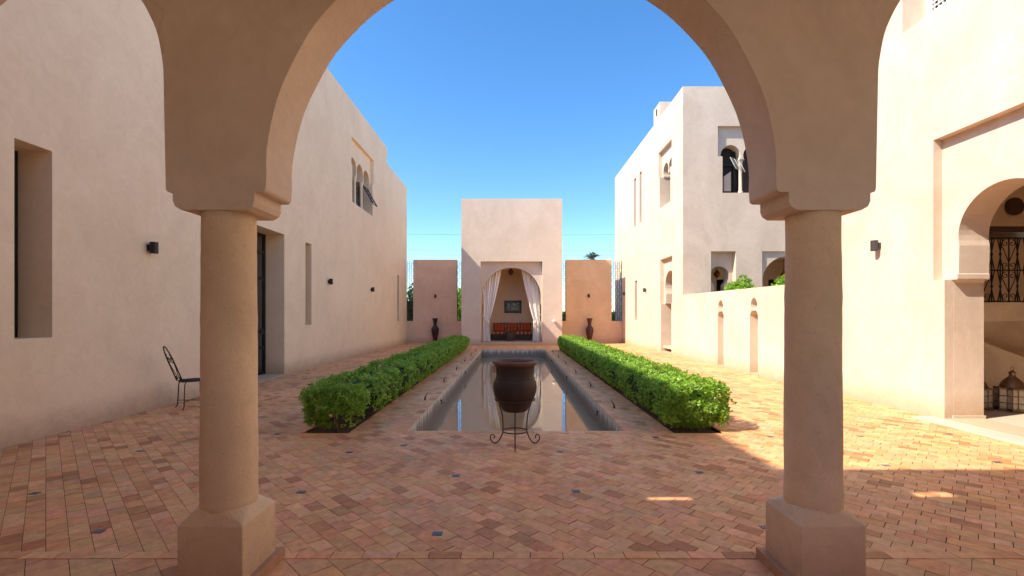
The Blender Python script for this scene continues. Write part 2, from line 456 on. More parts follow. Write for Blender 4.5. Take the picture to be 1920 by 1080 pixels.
def clip(poly, x0, y0, x1, y1):
    for ax, val, keep in ((0, x0, 1), (0, x1, -1), (1, y0, 1), (1, y1, -1)):
        out = []
        for i in range(len(poly)):
            p = poly[i - 1]; q = poly[i]
            dp = (p[ax] - val) * keep; dq = (q[ax] - val) * keep
            if (dp >= 0) != (dq >= 0):
                t = dp / (dp - dq); out.append((p[0] + (q[0] - p[0]) * t, p[1] + (q[1] - p[1]) * t))
            if dq >= 0: out.append(q)
        poly = out
        if len(poly) < 3: return []
    return poly

PAL = [((0.52, 0.30, 0.19), 34), ((0.57, 0.35, 0.235), 26), ((0.49, 0.265, 0.155), 14), ((0.55, 0.32, 0.185), 14), ((0.36, 0.175, 0.10), 5),
       ((0.53, 0.335, 0.22), 6), ((0.40, 0.215, 0.12), 6), ((0.46, 0.29, 0.20), 2)]
PC = [(p[0][0] * 1.52, p[0][1] * 1.34, p[0][2] * .96) for p in PAL]; PW = np.array([p[1] for p in PAL], float); PW /= PW.sum()

class Tiles:
    def __init__(s): s.v = []; s.f = []; s.c = []
    def tile(s, poly, z=0.0, gap=0.002, col=None):
        if len(poly) < 3: return
        area = 0.5 * sum(poly[i - 1][0] * poly[i][1] - poly[i][0] * poly[i - 1][1] for i in range(len(poly)))
        if abs(area) < 4e-4: return
        if area < 0: poly = poly[::-1]
        cx = sum(p[0] for p in poly) / len(poly); cy = sum(p[1] for p in poly) / len(poly)
        h = z + random.uniform(-0.0012, 0.0012); tx = random.gauss(0, 0.006); ty = random.gauss(0, 0.006)
        n = len(poly); b = len(s.v); top = []; 
        for p in poly:
            dx = p[0] - cx; dy = p[1] - cy; l = math.hypot(dx, dy) or 1
            g_ = min(gap * 1.4, l * .3)
            x = p[0] - dx / l * g_; y = p[1] - dy / l * g_
            top.append((x, y, h + dx * tx + dy * ty))
        s.v += top + [(p[0], p[1], h - 0.012) for p in top]
        c = col or [k * random.uniform(0.92, 1.06) for k in PC[int(rng.choice(len(PC), p=PW))]]
        s.f.append(tuple(b + i for i in range(n))); s.c.append(c)
        for i in range(n):
            j = (i + 1) % n
            s.f.append((b + i, b + n + i, b + n + j, b + j)); s.c.append(c)
    def build(s, name, mat):
        me = bpy.data.meshes.new(name); me.from_pydata(s.v, [], s.f); me.materials.append(mat)
        at = me.color_attributes.new("tint", 'FLOAT_COLOR', 'CORNER')
        lens = [len(f) for f in s.f]
        cols = np.repeat(np.array([(*c, 1) for c in s.c], dtype=np.float32), lens, axis=0)
        at.data.foreach_set("color", cols.ravel())
        o = bpy.data.objects.new(name, me); COL.objects.link(o); return o

def diag_field(T, rects, Lt, Wt, jitter, z=0.0, org=(0, 0)):
    """rows of tiles running along the (-1, 1) diagonal, clipped to each rectangle"""
    c = math.sqrt(.5)
    for (x0, y0, x1, y1) in rects:
        # local axes: a along (-c, c), b along (c, c)
        cs = [((-(x - org[0]) + (y - org[1])) * c, ((x - org[0]) + (y - org[1])) * c) for x in (x0, x1) for y in (y0, y1)]
        a0, a1 = min(p[0] for p in cs), max(p[0] for p in cs); b0, b1 = min(p[1] for p in cs), max(p[1] for p in cs)
        for j in range(math.floor(b0 / Wt) - 1, math.ceil(b1 / Wt) + 1):
            rr = random.Random(j * 7919 + 13)
            off = (0.5 * Lt if j % 2 else 0) + rr.uniform(-jitter, jitter) * Lt
            for i in range(math.floor((a0 - off) / Lt) - 1, math.ceil((a1 - off) / Lt) + 1):
                a = i * Lt + off; bb = j * Wt
                q = []
                wob = random.gauss(0, 0.0012)
                for (u, v) in ((a, bb), (a + Lt, bb), (a + Lt, bb + Wt), (a, bb + Wt)):
                    u += wob
                    q.append((org[0] + (-u + v) * c, org[1] + (u + v) * c))
                if max(p[0] for p in q) < x0 or min(p[0] for p in q) > x1 or max(p[1] for p in q) < y0 or min(p[1] for p in q) > y1: continue
                T.tile(clip(q, x0, y0, x1, y1), z)

T = Tiles()
CX0, CX1, CY0, CY1 = -1.59, 1.67, 6.36, 22.2
diag_field(T, [(XL - 0.05, 3.16, 6.75, CY0), (XL - 0.05, CY1, 6.75, 27.7), (XL - 0.05, CY0, -2.86, CY1), (-2.24, CY0, CX0, CY1), (CX1, CY0, 2.2, CY1), (2.88, CY0, 6.75, CY1)], 0.172, 0.118, 0.12)
diag_field(T, [(XL - 0.05, -1.5, 6.75, 3.078)], 0.20, 0.20, 0.02, org=(0.05, 0.1))
x = XL                                                   # border row under the arches
while x < 6.7:
    l = random.uniform(0.20, 0.25); T.tile(rect(x, 3.069, min(x + l, 6.7), 3.160), 0.004); x += l
x = CX0
while x < CX1:                                           # coping of the pool
    l = 0.235; e = min(x + l, CX1)
    T.tile(rect(x, CY0, e, PY0), 0.002); T.tile(rect(x, PY1, e, CY1), 0.002); x += l
y = PY0
while y < PY1:
    e = min(y + 0.235, PY1)
    T.tile(rect(CX0, y, PX0, e), 0.002); T.tile(rect(PX1, y, CX1, e), 0.002); y += 0.235
tag(T.build("paving", M['tile']), kind='structure')
gr = MB()
for (x0, y0, x1, y1) in [(XL - 0.1, -1.6, 6.8, CY0), (XL - 0.1, CY1, 6.8, 27.9), (XL - 0.1, CY0, -2.86, CY1), (-2.24, CY0, PX0 - .005, CY1), (PX1 + .005, CY0, 2.2, CY1), (2.88, CY0, 6.8, CY1), (CX0, CY0, CX1, PY0 - .005), (CX0, PY1 + .005, CX1, CY1)]:
    gr.quad((x0, y0, -0.006), (x1, y0, -0.006), (x1, y1, -0.006), (x0, y1, -0.006))
tag(gr.build("paving_joint_bed", M['grout']), kind='structure')
sl = MB()
for (x0, x1) in ((-2.86, -2.24), (2.2, 2.88)):
    nx, ny = 6, 120
    vs = [(x0 + (x1 - x0) * i / nx, CY0 + (CY1 - CY0) * j / ny, -0.035 + random.uniform(-.012, .012)) for j in range(ny + 1) for i in range(nx + 1)]
    sl.add(vs, [(j * (nx + 1) + i, j * (nx + 1) + i + 1, (j + 1) * (nx + 1) + i + 1, (j + 1) * (nx + 1) + i) for j in range(ny) for i in range(nx)], True)
tag(sl.build("soil_bed", M['soil']), kind='structure')
# small blue glazed squares set in the paving
ins = MB()
for (px, py) in [(820, 1001), (855, 892), (1080, 921), (565, 923), (655, 848), (185, 997), (65, 925), (1050, 847), (1229, 820), (1312, 886), (1435, 989), (1661, 873), (1445, 819), (1613, 818), (1780, 814), (1870, 867), (263, 846), (455, 818), (520, 814), (757, 835)]:
    Y = 1400 / (py - 592); X = (px - 961) / 875 * Y; r_ = 0.036
    c_, s_ = math.cos(R(45)), math.sin(R(45))
    ring = [(X + r_ * a, Y + r_ * b_) for a, b_ in ((-1, -.75), (1, -.75), (1, .75), (-1, .75))]
    n = 4
    ins.add([(p[0], p[1], 0.0045) for p in ring] + [(p[0], p[1], -0.004) for p in ring], [(0, 1, 2, 3)] + [(i, i + 4, (i + 1) % 4 + 4, (i + 1) % 4) for i in range(4)])
tag(ins.build("paving_inlay", M['inlay']), kind='structure')

# pool basin
WZ = -0.37
pb = MB()
PZ = -0.9
pb.quad((PX0, PY0, PZ), (PX1, PY0, PZ), (PX1, PY1, PZ), (PX0, PY1, PZ))
Zt = -0.008
pb.quad((PX0, PY0, PZ), (PX0, PY1, PZ), (PX0, PY1, Zt), (PX0, PY0, Zt))
pb.quad((PX1, PY0, PZ), (PX1, PY1, PZ), (PX1, PY1, Zt), (PX1, PY0, Zt))
pb.quad((PX0, PY1, PZ), (PX1, PY1, PZ), (PX1, PY1, Zt), (PX0, PY1, Zt))
pb.quad((PX0, PY0, PZ), (PX1, PY0, PZ), (PX1, PY0, Zt), (PX0, PY0, Zt))
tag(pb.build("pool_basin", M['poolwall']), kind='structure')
wt = MB(); wt.quad((PX0, PY0, WZ), (PX1, PY0, WZ), (PX1, PY1, WZ), (PX0, PY1, WZ))
tag(wt.build("pool_water", M['water']), kind='structure')

# ------------------------------------------------------------------ building helpers
def mapX(x0, sgn):       # wall plane x = x0, going into the wall means x += sgn*w ; u = y
    return lambda u, v, w: (x0 + sgn * w, u, v)
def mapY(y0):            # wall facing the camera; u = x
    return lambda u, v, w: (u, y0 + w, v)

def slit(mb, mp, loop, depth=0.5):
    reveal(mb, loop, mp, 0, depth)

def grid_window(parent, mp, u0, v0, u1, v1, w, cols=1, rows=2, bar=0.05, mframe='black', mpane='glass', name='window'):
    """metal frame with glazing bars (one part) and a pane (sub-part), standing at depth w in its opening"""
    f = MB()
    def b3(ua, va, ub, vb, wa, wb):
        a = mp(ua, va, wa); b = mp(ub, vb, wb)
        f.box((min(a[0], b[0]), min(a[1], b[1]), min(a[2], b[2])), (max(a[0], b[0]), max(a[1], b[1]), max(a[2], b[2])))
    b3(u0, v0, u0 + bar, v1, w, w + .05); b3(u1 - bar, v0, u1, v1, w, w + .05)
    b3(u0 + bar, v0, u1 - bar, v0 + bar, w, w + .05); b3(u0 + bar, v1 - bar, u1 - bar, v1, w, w + .05)
    for i in range(1, cols):
        c = u0 + (u1 - u0) * i / cols; b3(c - bar / 2, v0 + bar, c + bar / 2, v1 - bar, w + .004, w + .046)
    for j in range(1, rows):
        c = v0 + (v1 - v0) * j / rows; b3(u0 + bar, c - bar / 2, u1 - bar, c + bar / 2, w + .002, w + .048)
    fo = f.build(name, M[mframe], parent)
    g_ = MB(); g_.quad(mp(u0 + .01, v0 + .01, w + .03), mp(u1 - .01, v0 + .01, w + .03), mp(u1 - .01, v1 - .01, w + .03), mp(u0 + .01, v1 - .01, w + .03))
    g_.build("pane", M[mpane], fo)
    return fo

# ------------------------------------------------------------------ left building
lb = tag(empty("courtyard_house", (XL, 10, 0)), "long tall pink plastered building with slit windows along the left side of the courtyard", "building")
mpL = lambda u, v, w: (-w, u - 10, v)                # local to the Empty
mb = MB()
LY0, LY1 = 1.6, 27.2
ZT = 9.84
outer = [(LY0, -0.3), (LY1, -0.3), (LY1, 9.07), (22.95, 9.07), (22.95, ZT), (LY0, ZT)]
s1 = rect(5.77, 1.31, 6.245, 3.80); s2 = rect(13.88, 1.32, 14.30, 3.79); s3 = rect(24.92, 1.31, 25.36, 3.78)
dr = rect(10.85, 0.035, 12.6, 3.79)
nich = rect(17.85, 7.40, 20.68, 8.48)
low = [(17.95, 5.98), (20.53, 5.98), (20.53, 7.40), (17.95, 7.40)]
nwin = [(17.95, 5.98), (20.53, 5.98), (20.53, 7.40), (20.68, 7.40), (20.68, 8.48), (17.85, 8.48), (17.85, 7.40), (17.95, 7.40)]
plate(mb, outer, [s1, s2, s3, dr, nwin], mpL, 0)
for s_, d_ in ((s1, .46), (s2, .46), (s3, .46), (dr, .55)): reveal(mb, s_, mpL, 0, d_)
reveal(mb, nwin, mpL, 0, 0.13)
ma = multi_arch([18.40, 19.24, 20.08], 0.335, 5.981, 7.22, 7.42, 0.40, 17.951, 20.529)
plate(mb, nwin, [ma], mpL, 0.13)
reveal(mb, ma, mpL, 0.13, 0.55)
# roof, ends
mb.quad((0, LY0 - 10, ZT), (-9, LY0 - 10, ZT), (-9, 12.95, ZT), (0, 12.95, ZT))
mb.quad((0, 12.95, 9.07), (-9, 12.95, 9.07), (-9, 17.2, 9.07), (0, 17.2, 9.07))
mb.quad((0, 12.95, 9.07), (-9, 12.95, 9.07), (-9, 12.95, ZT), (0, 12.95, ZT))
mb.quad((0, 17.2, -.3), (-9, 17.2, -.3), (-9, 17.2, 9.07), (0, 17.2, 9.07))
mb.quad((-9, LY0 - 10, -.3), (-9, 17.2, -.3), (-9, 17.2, 9.07), (-9, LY0 - 10, 9.07))
lw = mb.build("wall", M['plaster'], lb, merge=True)
# near-black boxes behind the openings, painting in the shade of rooms
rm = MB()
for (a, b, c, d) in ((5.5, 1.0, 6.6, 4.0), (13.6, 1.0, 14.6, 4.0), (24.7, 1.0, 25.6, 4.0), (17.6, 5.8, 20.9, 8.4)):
    rm = MB(); rm.box((-1.6, a - 10, b), (-0.62, c - 10, d)); rm.build("dark_room_box", M['darkroom'], lb)
for (a, b, c, d) in ((5.80, 1.33, 6.22, 3.78), (13.90, 1.34, 14.28, 3.77), (24.94, 1.33, 25.34, 3.76)):
    grid_window(lb, mpL, a, b, c, d, 0.44, 1, 3, 0.045)
for (a, c) in ((18.06, 18.74), (18.90, 19.58), (19.74, 20.42)):
    grid_window(lb, mpL, a, 6.0, c, 7.8, 0.5, 1, 2, 0.05)
for c in (18.82, 19.66):
    cm = MB(); cm.lathe([(0.085, 5.99), (0.085, 6.12), (0.062, 6.15), (0.058, 7.0), (0.075, 7.05), (0.09, 7.21)], (-0.22, c - 10), 16)
    cm.build("colonnette", M['plaster'], lb)
aw = MB()     # top-hung casement pushed open
a_, b_ = Vector((-0.16, 19.72 - 10, 7.1)), Vector((0.26, 19.72 - 10, 6.35))
for dy in (0, .62): aw.tube([a_ + Vector((0, dy, 0)), b_ + Vector((0, dy, 0))], 0.025, 6, smooth=False)
for k in range(6):
    p = a_.lerp(b_, k / 5); aw.tube([p, p + Vector((0, .62, 0))], 0.02, 6, smooth=False)
sh = aw.build("open_casement", M['black'], lb)
# glazed metal door
dn = MB()
def dbox(u0, v0, u1, v1, w0, w1): dn.box((-w1, u0 - 10, v0), (-w0, u1 - 10, v1))
for u in (10.86, 11.68, 12.52): dbox(u, .04, u + .07, 3.78, .50, .56)
for z in (.04, 0.72, 2.55, 3.25, 3.71): dbox(10.93, z, 11.68, z + .07, .505, .555); dbox(11.75, z, 12.52, z + .07, .505, .555)
door = dn.build("door", M['black'], lb)
dp = MB(); dp.quad((-.53, .90, .08), (-.53, 2.54, .08), (-.53, 2.54, 3.74), (-.53, .90, 3.74)); dp.build("pane", M['glass'], door)
kp = MB(); kp.box((-.551, 1.75, .74), (-.535, 2.52, 2.56)); kp.box((-.551, .93, .74), (-.535, 1.68, 2.56)); kp.build("panel", M['darkroom'], door)
hd = MB(); hd.tube([(-.50, 2.45, 1.18), (-.44, 2.45, 1.18), (-.44, 2.33, 1.18)], .012, 8); hd.box((-.503, 2.43, 1.1), (-.495, 2.47, 1.26)); hd.build("handle", M['lampgrey'], door)
st = MB(); st.box((-.5, .84, -.02), (.06, 2.62, .03)); st.build("doorstep", M['plaster_o'], lb, bevel=.008)

# ------------------------------------------------------------------ far right building with corner towards the camera
rb = tag(empty("corner_house", (XR, 17.8, 0)), "cream two storey corner building with a chimney, beyond the low garden wall on the right", "building")
RZ = 10.35
mpR = lambda u, v, w: (w, u - 17.8, v)               # wall facing the courtyard
mb = MB()
outer = rect(17.8, -0.3, 29.6, RZ)
holes = [rect(24.58, 6.33, 24.98, 8.90), rect(23.5, 6.33, 23.9, 8.92), rect(24.36, 1.36, 24.82, 3.45)]
wa = [(19.22, 6.32), (20.62, 6.32), (20.62, 7.72), (20.78, 7.72), (20.78, 8.83), (19.06, 8.83), (19.06, 7.72), (19.22, 7.72)]
da = [(19.10, 0.06), (20.44, 0.06), (20.44, 2.12), (20.54, 2.12), (20.54, 4.06), (19.0, 4.06), (19.0, 2.12), (19.10, 2.12)]
plate(mb, outer, holes + [wa, da], mpR, 0)
for h_ in holes: reveal(mb, h_, mpR, 0, .5)
reveal(mb, wa, mpR, 0, .16); m_ = multi_arch([19.56, 20.28], 0.30, 6.321, 7.70, 7.90, 0.335, 19.221, 20.619); plate(mb, wa, [m_], mpR, .16); reveal(mb, m_, mpR, .16, .6)
reveal(mb, da, mpR, 0, .17); m_ = arch(19.77, 0.52, 0.061, 2.9, 0.62, 20); m_ = [(19.101, .061), (20.439, .061), (20.439, 2.13), (20.29, 2.13)] + m_[2:] + [(19.25, 2.13), (19.101, 2.13)]
plate(mb, da, [m_], mpR, .17); reveal(mb, m_, mpR, .17, .6)
# facade towards the camera: local x = X - 6.5
fY = lambda u, v, w: (u - XR, w, v)
fo_ = rect(6.5, -0.3, 15.5, RZ)
nA = [(8.01, 6.29), (9.62, 6.29), (9.62, 7.68), (9.80, 7.68), (9.80, 8.84), (7.83, 8.84), (7.83, 7.68), (8.01, 7.68)]
nB = rect(7.57, 0.3, 8.52, 4.06)
nC = rect(9.52, 0.3, 11.4, 4.06)
plate(mb, fo_, [nA, nB, nC], fY, 0)
reveal(mb, nA, fY, 0, .14); m_ = multi_arch([8.38, 9.25], 0.34, 6.291, 7.62, 7.76, 0.385, 8.011, 9.619, point=.03); plate(mb, nA, [m_], fY, .14); reveal(mb, m_, fY, .14, .5)
reveal(mb, nB, fY, 0, .26)
hb = [(7.80, .301), (8.20, .301), (8.20, 2.78)] + arch(8.0, 0.24, 2.78, 3.14, 0.375, 26)[2:] + [(7.80, 2.78)]
plate(mb, nB, [hb], fY, .26); reveal(mb, hb, fY, .26, .6)
reveal(mb, nC, fY, 0, .08); m_ = arch(10.46, 0.86, .301, 2.95, 0.88, 26, point=.05); plate(mb, nC, [m_], fY, .08); reveal(mb, m_, fY, .08, .5)
# roof and back
mb.quad((0, 0, RZ), (9, 0, RZ), (9, 11.8, RZ), (0, 11.8, RZ))
mb.quad((0, 11.8, -.3), (9, 11.8, -.3), (9, 11.8, RZ), (0, 11.8, RZ))
mb.quad((9, 0, -.3), (9, 11.8, -.3), (9, 11.8, RZ), (9, 0, RZ))
mb.build("wall", M['plaster_r'], rb, merge=True)
# loggia behind the lower arches: floor, back wall with dark doorways, ceiling
lo = MB()
lo.box((.62, 2.7, .0), (2.46, 2.9, 3.99)); lo.box((2.85, 2.7, .0), (4.74, 2.9, 3.99)); lo.box((5.3, 2.7, .0), (6.5, 2.9, 3.99))
lo.box((2.46, 2.7, 3.2), (2.85, 2.9, 3.99)); lo.box((4.74, 2.7, 3.2), (5.3, 2.9, 3.99))
lo.box((.62, .6, 4.0), (6.5, 2.9, 4.1)); lo.box((.52, .6, 0), (.62, 2.9, 4.1)); lo.box((6.5, .6, 0), (6.6, 2.9, 4.1))
lo.build("loggia", M['loggia'], rb)
lf = MB(); lf.box((.1, .1, .2), (6.5, 2.7, .3)); lf.build("loggia_floor", M['marble'], rb)
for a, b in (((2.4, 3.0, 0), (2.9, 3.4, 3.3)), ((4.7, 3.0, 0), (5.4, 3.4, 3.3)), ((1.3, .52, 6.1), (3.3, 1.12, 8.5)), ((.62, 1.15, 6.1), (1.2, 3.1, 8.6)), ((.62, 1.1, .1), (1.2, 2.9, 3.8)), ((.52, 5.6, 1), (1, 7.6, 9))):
    dk = MB(); dk.box(a, b); dk.build("dark_room_box", M['darkroom'], rb)
for (x_, z_) in ((8.815, 6.29),):
    cm = MB(); cm.lathe([(0.09, z_), (0.09, z_ + .12), (0.062, z_ + .15), (0.058, z_ + 1.05), (0.085, z_ + 1.12), (0.07, z_ + 1.2), (0.1, z_ + 1.33)], (x_ - XR, .26), 16); cm.build("colonnette", M['plaster_r'], rb)
cm = MB(); cm.lathe([(0.08, 6.33), (0.06, 6.45), (0.058, 7.5), (0.085, 7.69)], (.42, 19.92 - 17.8), 14); cm.build("colonnette", M['plaster_r'], rb)
# sashes in the arched window, one pushed out
fr = MB()
for x_ in (8.04, 8.62): fr.box((x_ - XR, .42, 6.31), (x_ - XR + .09, .47, 8.0))
for z_ in (6.31, 7.45, ): fr.box((8.13 - XR, .425, z_), (8.62 - XR, .465, z_ + .09))
fr.box((8.16 - XR, .44, 6.42), (8.24 - XR, .46, 7.42)); wfr = fr.build("window", M['black'], rb)
pn = MB(); pn.quad((8.27 - XR, .47, 6.47), (8.55 - XR, .47, 6.47), (8.55 - XR, .47, 7.25), (8.27 - XR, .47, 7.05)); pn.build("blind", M['plaster_far'], wfr)
lt_ = MB()
for i in range(9): 
    x_ = 8.92 - XR + i * .08; lt_.box((x_, .38, 6.31), (x_ + .03, .40, 7.95))
for j in range(20): 
    z_ = 6.32 + j * .08; lt_.box((8.90 - XR, .36, z_), (9.6 - XR, .38, z_ + .03))
lt_.build("lattice", M['wood'], rb)
op = MB()
A = W(1369, 295, 17.75) - Vector((XR, 17.8, 0)); B = W(1380, 316, 17.3) - Vector((XR, 17.8, 0)); dx = Vector((.34, 0, -.13))
for t in np.linspace(0, 1, 9): p = A.lerp(B, t); op.tube([p, p + dx], .006, 6)
for t in (0, .5, 1): p = A + dx * t; op.tube([p, p + (B - A)], .014, 6)
op.build("open_shutter", plain('grey_slat', (.34, .33, .32), .6), rb)
ch = MB(); ch.box((0.03, 20.7 - 17.8, RZ), (.62, 21.6 - 17.8, 11.1))
cho = ch.build("chimney", M['plaster_r'], rb, bevel=.02)
for a, b in (((0.018, 21.05 - 17.8, 10.65), (.0295, 21.22 - 17.8, 10.95)), ((.36, 2.888, 10.62), (.5, 2.8995, 10.85))):
    cv = MB(); cv.box(a, b); cv.build("flue_shade_plate", M['darkroom'], cho)  # dark plates on the chimney, painting in the shade of flue slots
for (a, b, c, d) in ((24.6, 6.35, 24.96, 8.88), (23.52, 6.35, 23.88, 8.9), (24.38, 1.38, 24.8, 3.43)):
    grid_window(rb, mpR, a, b, c, d, 0.48, 1, 3, 0.045)
dd = MB(); dd.box((.5, 1.32, .08), (.56, 2.62, 3.5)); dd.build("door", M['wood'], rb)
ds = MB(); ds.box((-.04, 1.28, -.01), (.5, 2.68, .05)); ds.build("doorstep", M['plaster_o'], rb, bevel=.01)

# ------------------------------------------------------------------ low garden wall with keyhole niches
gw = tag(empty("garden_wall", (XR, 14, 0)), "low cream garden wall with two tall keyhole niches, between the two right hand buildings", "wall")
mb = MB()
mpG = lambda u, v, w: (w, u - 14, v)
outer = [(10.1, -.3), (17.8, -.3), (17.8, 2.40), (10.1, 2.33)]
hs = []
for c in (14.58, 12.57):
    hs.append(arch(c, .115, 1.815, 1.90, .165, 14, point=.03))
    hs.append([(c - .21, .05), (c + .21, .05), (c + .21, 1.62), (c + .12, 1.74), (c - .12, 1.74), (c - .21, 1.62)])
plate(mb, outer, hs, mpG, 0)
for h_ in hs:
    reveal(mb, h_, mpG, 0, .3); plate(mb, h_, [], mpG, .3)
mb.quad((0, -3.9, 2.33), (.45, -3.9, 2.33), (.45, 3.8, 2.40), (0, 3.8, 2.40))
mb.quad((.45, -3.9, -.3), (.45, 3.8, -.3), (.45, 3.8, 2.40), (.45, -3.9, 2.33))
mb.build("wall", M['plaster_r'], gw, merge=True)
ss = MB()
for c in (14.58, 12.57): ss.box((-.02, c - 14 - .25, .0), (.28, c - 14 + .25, .045))
ss.build("sill", M['plaster_o'], gw)

# ------------------------------------------------------------------ near right building
nb = tag(empty("gatehouse", (XN, 5, 0)), "sunlit cream building nearest on the right, with a framed horseshoe doorway and lanterns", "building")
mpN = lambda u, v, w: (w, u - 5, v)
NY0, NY1, NZ = -6.0, 10.1, 10.3
mb = MB()
fr_ = [(5.66, 0.03), (7.13, 0.03), (7.13, 2.15), (7.32, 2.15), (7.32, 4.355), (5.48, 4.355), (5.48, 2.15), (5.66, 2.15)]
uw = rect(6.2, 6.38, 7.9, 8.6)
plate(mb, rect(NY0, -.3, NY1, NZ), [fr_, uw], mpN, 0)
reveal(mb, fr_, mpN, 0, .14); reveal(mb, uw, mpN, 0, .46)
m_ = [(5.661, .031), (7.129, .031), (7.129, 2.10), (7.05, 2.24)] + arch(6.395, .645, 2.24, 2.80, .66, 30)[2:] + [(5.74, 2.24), (5.661, 2.10)]
plate(mb, fr_, [m_], mpN, .14); reveal(mb, m_, mpN, .14, .60)
mb.quad((0, NY0 - 5, NZ), (9, NY0 - 5, NZ), (9, 5.1, NZ), (0, 5.1, NZ))
mb.quad((0, 5.1, -.3), (9, 5.1, -.3), (9, 5.1, NZ), (0, 5.1, NZ))
mb.quad((9, NY0 - 5, -.3), (9, 5.1, -.3), (9, 5.1, NZ), (9, NY0 - 5, NZ))
mb.build("wall", M['plaster_r'], nb, merge=True)
for (u0, u1) in ((7.04, 7.16), (5.63, 5.75)):       # corbelled imposts at the spring of the arch
    im = MB(); im.box((.10, u0 - 5, 2.14), (.615, u1 - 5, 2.245)); im.build("impost", M['plaster_r'], nb, bevel=.02)
# vestibule behind the doorway
ve = MB()
ve.box((.60, .2, -.05), (4.2, 4.6, .022))                       # floor
ve.build("vestibule_floor", M['marble'], nb)
ve = MB()
ve.box((.60, 4.0, .022), (4.2, 4.2, 1.55)); ve.box((.60, 4.0, 3.25), (4.2, 4.2, 4.6)); 
ve.box((4.2, .2, .02), (4.4, 4.6, 4.6)); ve.box((.6, -.0, .02), (4.2, .2, 4.6)); ve.box((.6, .2, 4.6), (4.2, 4.6, 4.75))
ve.box((.60, 3.35, 1.5), (2.6, 4.0, 1.84))                       # landing
ve.add([(1.0, 3.55, 1.5), (4.2, 3.55, .3), (4.2, 3.55, .022), (1.7, 3.55, 0.022)], [(0, 1, 2, 3)])
ve.build("vestibule", M['room'], nb)
vs_ = MB(); vs_.box((.60, 4.0, 1.84), (4.2, 4.3, 3.06)); vs_.build("alcove", M['room'], nb)
bmn = MB(); bmn.box((.60, 3.40, 3.12), (4.2, 3.48, 3.21)); bmn.build("beam", M['wood'], nb)
rd = MB(); 
for k in range(1): rd.add([(3.05 + .17 * math.cos(a), 3.99 , 3.70 + .17 * math.sin(a)) for a in np.linspace(0, 2 * PI, 25)[:-1]] + [(3.05 + .17 * math.cos(a), 3.95 , 3.70 + .17 * math.sin(a)) for a in np.linspace(0, 2 * PI, 25)[:-1]], [tuple(range(24, 48))] + [(i, (i + 1) % 24, 24 + (i + 1) % 24, 24 + i) for i in range(24)])
rd.build("roundel", M['wood'], nb)
# wrought iron gate on the landing, facing the camera
def spiral(c, r0, turns, a0, ax, az, n=26, sgn=1):
    out = []
    for i in range(n + 1):
        t = i / n; a = a0 + sgn * turns * 2 * PI * t; r = r0 * (1 - .8 * t)
        out.append(Vector(c) + ax * (r * math.cos(a)) + az * (r * math.sin(a)))
    return out
gi = MB(); X1 = Vector((1, 0, 0)); Z1 = Vector((0, 0, 1))
gy = 3.42; gx0, gx1 = .62, 3.4; gz0, gz1 = 1.84, 3.0
for z_ in (gz0 + .02, 2.42, gz1): gi.tube([(gx0, gy, z_), (gx1, gy, z_)], .014, 6, smooth=False)
x_ = gx0 + .03; k = 0
while x_ < gx1:
    gi.tube([(x_, gy, gz0), (x_, gy, gz1 + .0)], .011, 6, smooth=False)
    if k % 3 == 2:
        for (zc, s_) in ((gz1 - .09, 1), (2.51, -1), (2.33, 1), (gz0 + .11, -1)):
            for sg in (-1, 1):
                gi.tube(spiral((x_ + sg * .065, gy, zc), .06, 1.2, PI / 2 * s_, X1, Z1, sgn=sg * -s_), .007, 5)
        for (za, zb) in ((gz1 - .15, 2.56), (2.28, gz0 + .17)):
            gi.tube([(x_ - .12, gy, za), (x_, gy, zb)], .007, 5); gi.tube([(x_ + .12, gy, za), (x_, gy, zb)], .007, 5)
    else:
        for (za, zb) in ((gz1, 2.42), (2.42, gz0)):
            zm = (za + zb) / 2
            gi.tube([(x_ - .05, gy, za), (x_ + .01, gy, zm), (x_ - .05, gy, zb)], .009, 5); gi.tube([(x_ + .05, gy, za), (x_ - .01, gy, zm), (x_ + .05, gy, zb)], .009, 5)
            gi.lathe([(.018, zm - .018), (.018, zm + .018)], (x_, gy), 8)
    x_ += .155; k += 1
gate = gi.build("iron_balustrade", M['iron'], nb)
# upper window shutters with white lattice
us = MB()
for i in range(22):
    y_ = 1.2 + i * .075; us.box((.44, y_, 6.5), (.455, y_ + .022, 8.55))
for j in range(28):
    z_ = 6.45 + j * .075; us.box((.425, 1.2, z_), (.44, 2.9, z_ + .022))
for y_ in (1.2, 2.0, 2.82): us.box((.40, y_, 6.39), (.46, y_ + .08, 8.6))
us.box((.405, 1.28, 6.39), (.455, 2.82, 6.46)); us.build("window_lattice", M['white'], nb)
dk = MB(); dk.box((.55, 1.0, 6.2), (1.0, 3.1, 8.8)); dk.build("dark_room_box", M['darkroom'], nb)
ts = MB(); ts.box((-.32, .45, -.02), (.60, 2.35, .021)); ts.box((.12, 2.12, .021), (.63, 2.30, .075)); ts.build("doorstep", M['marble'], nb, bevel=.006)
stn = MB(); stn.box((.05, .4, .0225), (.09, 2.1, .025)); 
